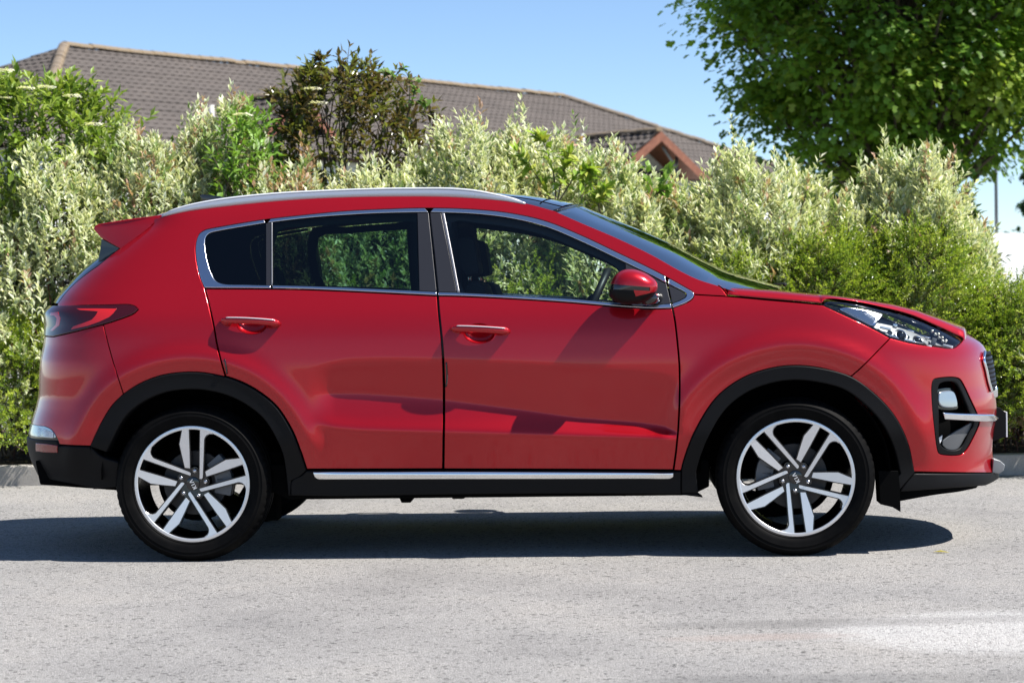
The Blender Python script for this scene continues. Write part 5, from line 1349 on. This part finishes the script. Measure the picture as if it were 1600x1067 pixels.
# bare twigs low down by the kerb at the nose
y = ky(2)+.32; b0 = on_y(1600, 640, y); tw = empty('dead_twigs', tuple(b0)); tag(tw, 'bare brown twigs low in the hedge beyond the grille', 'twigs')
paths = []
for a in ([(1620, 660), (1590, 622), (1560, 596)], [(1620, 640), (1590, 628), (1562, 624)], [(1610, 600), (1585, 592), (1566, 586)], [(1615, 680), (1585, 650), (1568, 640)], [(1600, 625), (1580, 612), (1575, 598)], [(1610, 650), (1596, 640), (1572, 634)]):
    paths.append(crspline([on_y(p_, q_, y+rng.normal(0, .05))-b0 for p_, q_ in a], 4))
multi_tube('twig', paths, [np.linspace(.007, .002, len(q)) for q in paths], mat('dry_wood', (.30, .22, .15), .9), tw, 5)
# leaf litter and stray stones on the soil edge
n_ = 900; X_ = rng.uniform(-3.6, 3.9, n_); Y_ = np.array([ky(q) for q in X_])+rng.uniform(.13, .7, n_)
lit = leaves('leaf_litter', np.stack([X_, Y_, np.full(n_, .125)+rng.random(n_)*.02], -1), unit(rng.normal(0, 1, (n_, 3))*np.array([1, 1, .2])), unit(np.array([0, 0, 1.0])+rng.normal(0, .3, (n_, 3))), rng.uniform(.02, .05, n_), rng.uniform(.012, .025, n_), 'small', jit((.22, .15, .09), n_, .3), jit((.28, .2, .12), n_, .3), M['leaf'])
tag(lit, 'dry brown leaf litter on the soil behind the kerb', 'leaf litter', kind='stuff')
# ---- trees
def tree(px, D, crown_c_py, rx_px, ztop, zbot, name, label, nclump, nleaf, leafL, cols, tr=.16, seed=1, lean=0, depth=1.0, group=None, kind='maple', xoff=0):
    r = np.random.default_rng(seed)
    base = at_dist(px, 450, D); x, y = base[0], base[1]; rx = rx_px*D/FPX
    root = empty(name, (x, y, 0)); tag(root, label, 'tree', group)
    zc = (ztop+zbot)/2; rz = (ztop-zbot)/2
    # limbs
    paths = []; rads = []; tips = []
    trunk = crspline([(0, 0, 0), (.05, 0, zbot*.6), (0, .05, zc), (.03, 0, ztop-.4)], 5)
    for i in range(nclump):
        u = r.normal(0, 1, 3); u /= np.linalg.norm(u); rr = r.uniform(.55, 1.0)**.6
        sh = 1-.25*max(0, u[2])**2
        c = np.array([u[0]*rx*rr*sh, u[1]*rx*depth*rr*sh, zc+u[2]*rz*rr])
        if c[2] < zbot+.2: c[2] = zbot+.2+r.random()*.5
        tips.append(c)
        s0 = np.array([0, 0, np.clip(c[2]-r.uniform(.8, 2.0), zbot*.55, ztop-1)]); mid = s0*.45+c*.55+np.array([0, 0, -.15])
        q = crspline([s0, mid, c], 4); paths.append(q); rads.append(np.linspace(.05, .01, len(q)))
    tk = multi_tube('trunk', [trunk], [np.linspace(tr, .04, len(trunk))], M['bark'], root, 10)
    multi_tube('limb', paths, rads, M['bark'], root, 5)
    tips = np.array(tips); per = nleaf//nclump
    Ps = []; Ds = []; Cs = []
    for c in tips:
        sz = r.uniform(.42, .85)*rx/3.0*1.15
        k = int(per*r.uniform(.6, 1.4)); u = unit(r.normal(0, 1, (k, 3))); rr = r.random(k)**.45
        p = c+u*rr[:, None]*np.array([sz*1.1, sz*1.1, sz*.75]); Ps.append(p); Ds.append(u*np.array([1, 1, .4])+np.array([0, 0, -.55])+r.normal(0, .35, (k, 3)))
        cc = np.array(cols)[r.integers(0, len(cols))]*r.uniform(.85, 1.15); Cs.append(np.tile(cc, (k, 1)))
    P = np.vstack(Ps); Dd = unit(np.vstack(Ds)); Cc = np.vstack(Cs); m = len(P)
    Cc = np.clip(Cc*(1+r.normal(0, .16, (m, 1))), .004, .6); L = leafL*r.uniform(.7, 1.2, m)
    U = unit((P-np.array([0, 0, zc]))*np.array([.5, .5, .4])/rx+np.array([0, 0, 1.0])+r.normal(0, .35, (m, 3)))
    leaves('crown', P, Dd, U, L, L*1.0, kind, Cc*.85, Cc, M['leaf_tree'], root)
    return root
MAPC = [(.14, .25, .03), (.18, .31, .036), (.25, .40, .05), (.11, .21, .027), (.34, .45, .07)]
tree(1412, 27, 110, 288, 8.3, 2.15, 'maple_tree', 'large dense green maple at the upper right behind the hedge', 260, 56000, .100, MAPC, .17, 11, depth=.85)
tree(1690, 33, 110, 170, 8.8, 2.6, 'maple_tree', 'green tree entering the photo at the right edge beside the maple', 34, 6000, .14, MAPC, .15, 5)
tree(1640, 60, 330, 72, 4.3, 1.4, 'far_tree', 'small dark far tree above the white van at the right edge', 16, 2600, .16, [(.05, .10, .03), (.04, .085, .03)], .12, 4)
tree(1495, 46, 330, 48, 3.1, .9, 'far_tree', 'small pale green far tree between the hedge and the lamp post', 12, 1800, .13, [(.10, .18, .05), (.12, .20, .06)], .1, 8)
# ==================================================================== building behind the hedge
TM = mat('concrete_tiles', (.14, .115, .10), .9, spec=.2)
t = noise(TM, .9, 5, .6); t2 = noise(TM, 6, 4, .7); t3 = noise(TM, 2.2, 6, .75)
_n, _l, _b = nodes(TM)
c_ = mixc(TM, .5, ramp(TM, t.outputs[0], [(.3, (.082, .072, .065)), (.7, (.125, .108, .096))]).outputs[0], ramp(TM, t2.outputs[0], [(.3, (.07, .06, .054)), (.7, (.135, .116, .104))]).outputs[0])
c_ = mixc(TM, ramp(TM, t3.outputs[0], [(.66, (0, 0, 0)), (.74, (.8, .8, .8))]).outputs[0], c_, (.26, .17, .075))
_l.new(c_, _b.inputs['Base Color'])
RM = mat('ridge_tile', (.30, .21, .15), .9, spec=.2)
t = noise(RM, 3, 5, .7); _n, _l, _b = nodes(RM); _l.new(ramp(RM, t.outputs[0], [(.3, (.14, .115, .095)), (.5, (.19, .155, .12)), (.75, (.25, .18, .095))]).outputs[0], _b.inputs['Base Color'])
WM = mat('white_render', (.78, .78, .76), .85); BR = mat('brown_timber', (.20, .075, .04), .6)
t = noise(BR, 7, 4); _n, _l, _b = nodes(BR); _l.new(ramp(BR, t.outputs[0], [(.3, (.16, .055, .03)), (.7, (.25, .10, .055))]).outputs[0], _b.inputs['Base Color'])
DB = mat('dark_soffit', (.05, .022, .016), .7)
bld = empty('building'); tag(bld, 'long building with a brown tiled hip roof behind the hedge', 'building')
ZR = 8.0; PIT = math.radians(25); SP = 7.0
RA, RB = on_z(100, 73, ZR), on_z(878, 152, ZR)
dv = RB-RA; RL = np.linalg.norm(dv); dv /= RL; nv = np.array([dv[1], -dv[0], 0])
bld.location = tuple(np.append(((RA+RB)/2)[:2], 0)); B0 = np.array(bld.location)
dz = np.array([0, 0, -SP*math.tan(PIT)])
cNL, cFL, cNR, cFR = RA-dv*SP+nv*SP+dz, RA-dv*SP-nv*SP+dz, RB+dv*SP+nv*SP+dz, RB+dv*SP-nv*SP+dz
def tile_slope(name, e0, e1, r0, r1, parent, origin, gauge=.345, tw=.30, material=None, step=.024, wave=.013):
    """courses of lapped, waved tiles between an eave line e0-e1 and a ridge line r0-r1"""
    e0, e1, r0, r1 = [np.asarray(q, float) for q in (e0, e1, r0, r1)]
    du = unit(e1-e0); up = (r0+r1)/2-(e0+e1)/2; up = up-du*(up@du); H = np.linalg.norm(up); up /= H; nn = np.cross(du, up); nn = nn if nn[2] > 0 else -nn
    nc = max(1, int(H/gauge)); v = []; f = []
    for k in range(nc):
        s0, s1 = k/nc, (k+1.12)/nc; s1c = min(s1, 1.0)
        a0, b0_ = e0+(r0-e0)*s0, e1+(r1-e1)*s0; a1, b1 = e0+(r0-e0)*s1c, e1+(r1-e1)*s1c
        u0, u1 = (a0-e0)@du, (b0_-e0)@du; v0, v1 = (a1-e0)@du, (b1-e0)@du
        npt = max(3, int((u1-u0)/tw*4)); off = (k % 2)*tw*.5
        j = rng.normal(0, .004)
        us = np.linspace(u0, u1, npt); base = len(v)
        for u in us:
            w = wave*math.sin(2*math.pi*(u+off)/tw)+j
            p = e0+du*u+up*(H*s0); v.append(p+nn*(step+w-.03)-origin); v.append(p+nn*(step+w)-origin)
            uu = np.clip(u, v0, v1); v.append(e0+du*uu+up*(H*s1c)+nn*(w*.6)-origin)
        for i in range(npt-1):
            b = base+i*3; f.append((b, b+3, b+4, b+1)); f.append((b+1, b+4, b+5, b+2))
    o = mesh_obj(name, v, f, material or TM, parent, False); o['kind'] = 'stuff'; return o
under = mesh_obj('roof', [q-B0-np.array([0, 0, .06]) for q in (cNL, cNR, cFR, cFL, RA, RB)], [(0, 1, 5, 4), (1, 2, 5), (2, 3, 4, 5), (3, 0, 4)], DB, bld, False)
tile_slope('roof_tiles', cNL, cNR, RA, RB, under, B0); tile_slope('roof_tiles', cFL, cNL, RA, RA, under, B0); tile_slope('roof_tiles', cNR, cFR, RB, RB, under, B0)
def half_round(length, r):
    v = []; f = []
    for x in (0, length):
        rr = r*(1.0 if x == 0 else .93)
        for k in range(7): a = math.pi*k/6; v.append((x, rr*math.cos(a), rr*math.sin(a)*.8))
    for k in range(6): f.append((k, k+1, 7+k+1, 7+k))
    f.append(tuple(range(7))); f.append(tuple(reversed(range(7, 14))))
    me = bpy.data.meshes.new('ridge_tile'); me.from_pydata(v, [], f); me.materials.append(RM); return me
rme = half_round(.47, .16)
def ridge_run(a, b, parent, origin, me=rme, ln=.45):
    d = b-a; L = np.linalg.norm(d); d = d/L; n = int(L/ln)
    q = Vector(d).to_track_quat('X', 'Z')
    for i in range(n):
        o = bpy.data.objects.new('ridge_tile', me); COL.objects.link(o); o.parent = parent
        o.location = tuple(a+d*(i*L/n)-origin+np.array([0, 0, .02+rng.normal(0, .008)])); o.rotation_mode = 'QUATERNION'; o.rotation_quaternion = q
ridge_run(RA, RB, under, B0); ridge_run(cNL, RA, under, B0); ridge_run(cNR, RB, under, B0)
# walls
wz = cNL[2]-.05; ins = .6
wc = [cNL+dv*ins-nv*ins, cNR-dv*ins-nv*ins, cFR-dv*ins+nv*ins, cFL+dv*ins+nv*ins]
v = [np.array([q[0], q[1], z])-B0 for z in (-.01, wz) for q in wc]
mesh_obj('wall', v, [(i, (i+1) % 4, 4+(i+1) % 4, 4+i) for i in range(4)], WM, bld, False)
# porch gables projecting from the near slope
def slope_hit(px, py):
    d = ray(px, py); n_ = unit(np.cross(dv, nv*math.cos(PIT)+np.array([0, 0, -math.sin(PIT)]))); t = ((RA-CAM)@n_)/(d@n_); return CAM+d*t
def porch(back_px, apex_px, halfw, label=None, wall=True):
    pb = slope_hit(*back_px); za = pb[2]; pa = on_z(apex_px[0], apex_px[1], za)
    ax = unit((pa-pb)*np.array([1, 1, 0])); sd = np.array([-ax[1], ax[0], 0])           # sd to the far/right side
    if sd@dv < 0: sd = -sd
    g = empty('gable'); g.parent = bld; O = pb; g.location = tuple(O-B0)
    rise = halfw*math.tan(math.radians(33)); e = np.array([0, 0, -rise])
    back = pb-ax*2.5
    for s in (-1, 1):
        e_f, e_b = pa+sd*s*halfw+e, back+sd*s*halfw+e
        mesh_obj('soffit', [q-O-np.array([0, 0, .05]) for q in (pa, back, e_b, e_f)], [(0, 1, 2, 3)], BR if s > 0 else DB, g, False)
        if s < 0: tile_slope('gable_tiles', e_b, e_f, back, pa, g, O, step=.04, wave=.022)
        else: tile_slope('gable_tiles', e_f, e_b, pa, back, g, O, step=.04, wave=.022)
        # bargeboard
        th = .05; hgt = .30
        q = [pa+ax*.03, e_f+ax*.03+sd*s*.12+e/rise*.075, e_f+ax*.03+sd*s*.12+e/rise*.075+np.array([0, 0, -hgt]), pa+ax*.03+np.array([0, 0, -hgt])]
        vv = [w-O for w in q]+[w+ax*th-O for w in q]
        mesh_obj('bargeboard', vv, [(0, 1, 2, 3), (7, 6, 5, 4), (0, 4, 5, 1), (1, 5, 6, 2), (2, 6, 7, 3), (3, 7, 4, 0)], BR, g, False)
    ridge_run(back, pa, g, O)
    if wall:
        w0 = pa-ax*1.3; hw = halfw-.45; r2 = hw*math.tan(math.radians(33))
        q = [w0-sd*hw, w0+sd*hw, w0+sd*hw, w0+np.array([0, 0, -.06]), w0-sd*hw]
        pts = [np.append(q[0][:2], 0), np.append(q[1][:2], 0), q[2]+np.array([0, 0, -r2-.06]), q[3], q[4]+np.array([0, 0, -r2-.06])]
        mesh_obj('gable_wall', [p-O for p in pts], [(0, 1, 2, 3, 4)], WM, g, False)
        for s in (-1, 1):           # grey post and brace
            f0 = pa-ax*.2+sd*s*halfw*.45; tube('gable_post', [np.append(f0[:2], za-rise-.9)-O, f0+np.array([0, 0, -rise*.46-.05])-O], .05, M['grey'], g, 6)
            tube('gable_brace', [f0+np.array([0, 0, -rise*.6-.3])-O, pa-ax*.2+sd*s*halfw*.15+np.array([0, 0, -rise*.25-.1])-O], .045, M['silver'], g, 6)
    return g
porch((908, 217), (1031, 206), 2.15)
porch((362, 158), (470, 150), 1.8)
# grey soil pipe by the roof
pp = slope_hit(331, 190); tp = tube('soil_pipe', [pp-B0+np.array([0, 0, -.4]), pp-B0+np.array([0, 0, .42])], .07, mat('pipe_grey', (.55, .54, .52), .6), bld, 10)
pp = slope_hit(911, 224); tube('vent_pipe', [pp-B0+np.array([0, 0, -.4]), pp-B0+np.array([0, 0, .30])], .06, mat('pipe_pale', (.6, .6, .58), .6), bld, 10)

# ==================================================================== white van, lamp post
Dv = 39.0
vp = at_dist(1532, 365, Dv); zt_ = vp[2]; vx = vp[0]; vy = vp[1]
van = empty('van', (vx, vy, 0)); van.rotation_euler = (0, 0, .55); tag(van, 'white panel van parked beyond the hedge at the right edge', 'van')
VW = mat('white_van_paint', (.80, .80, .80), .3, coat=.6); VG = mat('van_glass', (.05, .09, .14), .05, coat=1)
h = zt_
body = prism('body', [(0, .35), (0, h-.25), (.06, h-.06), (.22, h), (3.6, h), (4.1, h-.12), (4.75, 1.15), (5.45, .98), (5.55, .5), (5.5, .35)], 0, 1.9, VW, van, bev=.05)
for x0, x1 in ((1.05, 2.2), (2.35, 3.3)):
    prism('window', [(x0, h-.82), (x0, h-.30), (x1, h-.30), (x1, h-.82)], -.012, .02, VG, body, bev=.004)
prism('window', [(3.45, h-.86), (3.45, h-.30), (3.85, h-.30), (4.45, h-.86)], -.012, .02, VG, body, bev=.004)
prism('windscreen', [(4.16, h-.16), (4.20, h-.13), (4.78, 1.14), (4.74, 1.12)], .15, 1.75, VG, body)
prism('side_rail', [(0.05, h-.94), (0.05, h-.90), (4.5, h-.90), (4.5, h-.94)], -.02, .02, M['grey'], body)
for wx in (.9, 4.5):
    for wy in (.0, 1.72):
        bm = bmesh.new(); lathe(bm, [(.1, -.01), (.2, -.02), (.22, -.03), (.31, -.03), (.34, 0), (.34, .15), (.31, .18), (.1, .18)], 28); bmesh.ops.translate(bm, vec=(wx, wy+.02, .34), verts=bm.verts); bm_obj('wheel', bm, M['tyre'], van, True, 40)
Dp = 40.0; q = at_dist(1557, 360, Dp)
post = tube('lamp_post', [(0, 0, 0), (0, 0, 3), (0, 0, 7.2)], [.045, .03, .022], mat('post_grey', (.14, .15, .16), .5, .6), None, 8); post.location = (q[0], q[1], 0)
tag(post, 'thin grey lamp post standing behind the white van', 'lamp post')
# small yellow leaf lying on the tarmac by the front wheel
g = on_z(1470, 863, 0)
fl_ = leaves('fallen_leaf', np.array([[-.035, 0, .004]]), np.array([[1.0, -.25, .04]]), np.array([[.1, .1, 1.0]]), np.array([.075]), np.array([.032]), 'lance', np.array([[.50, .42, .14]]), np.array([[.55, .47, .18]]), M['leaf'])
del fl_['kind']; fl_.location = tuple(g); tag(fl_, 'small yellow leaf lying on the tarmac near the front tyre', 'leaf')
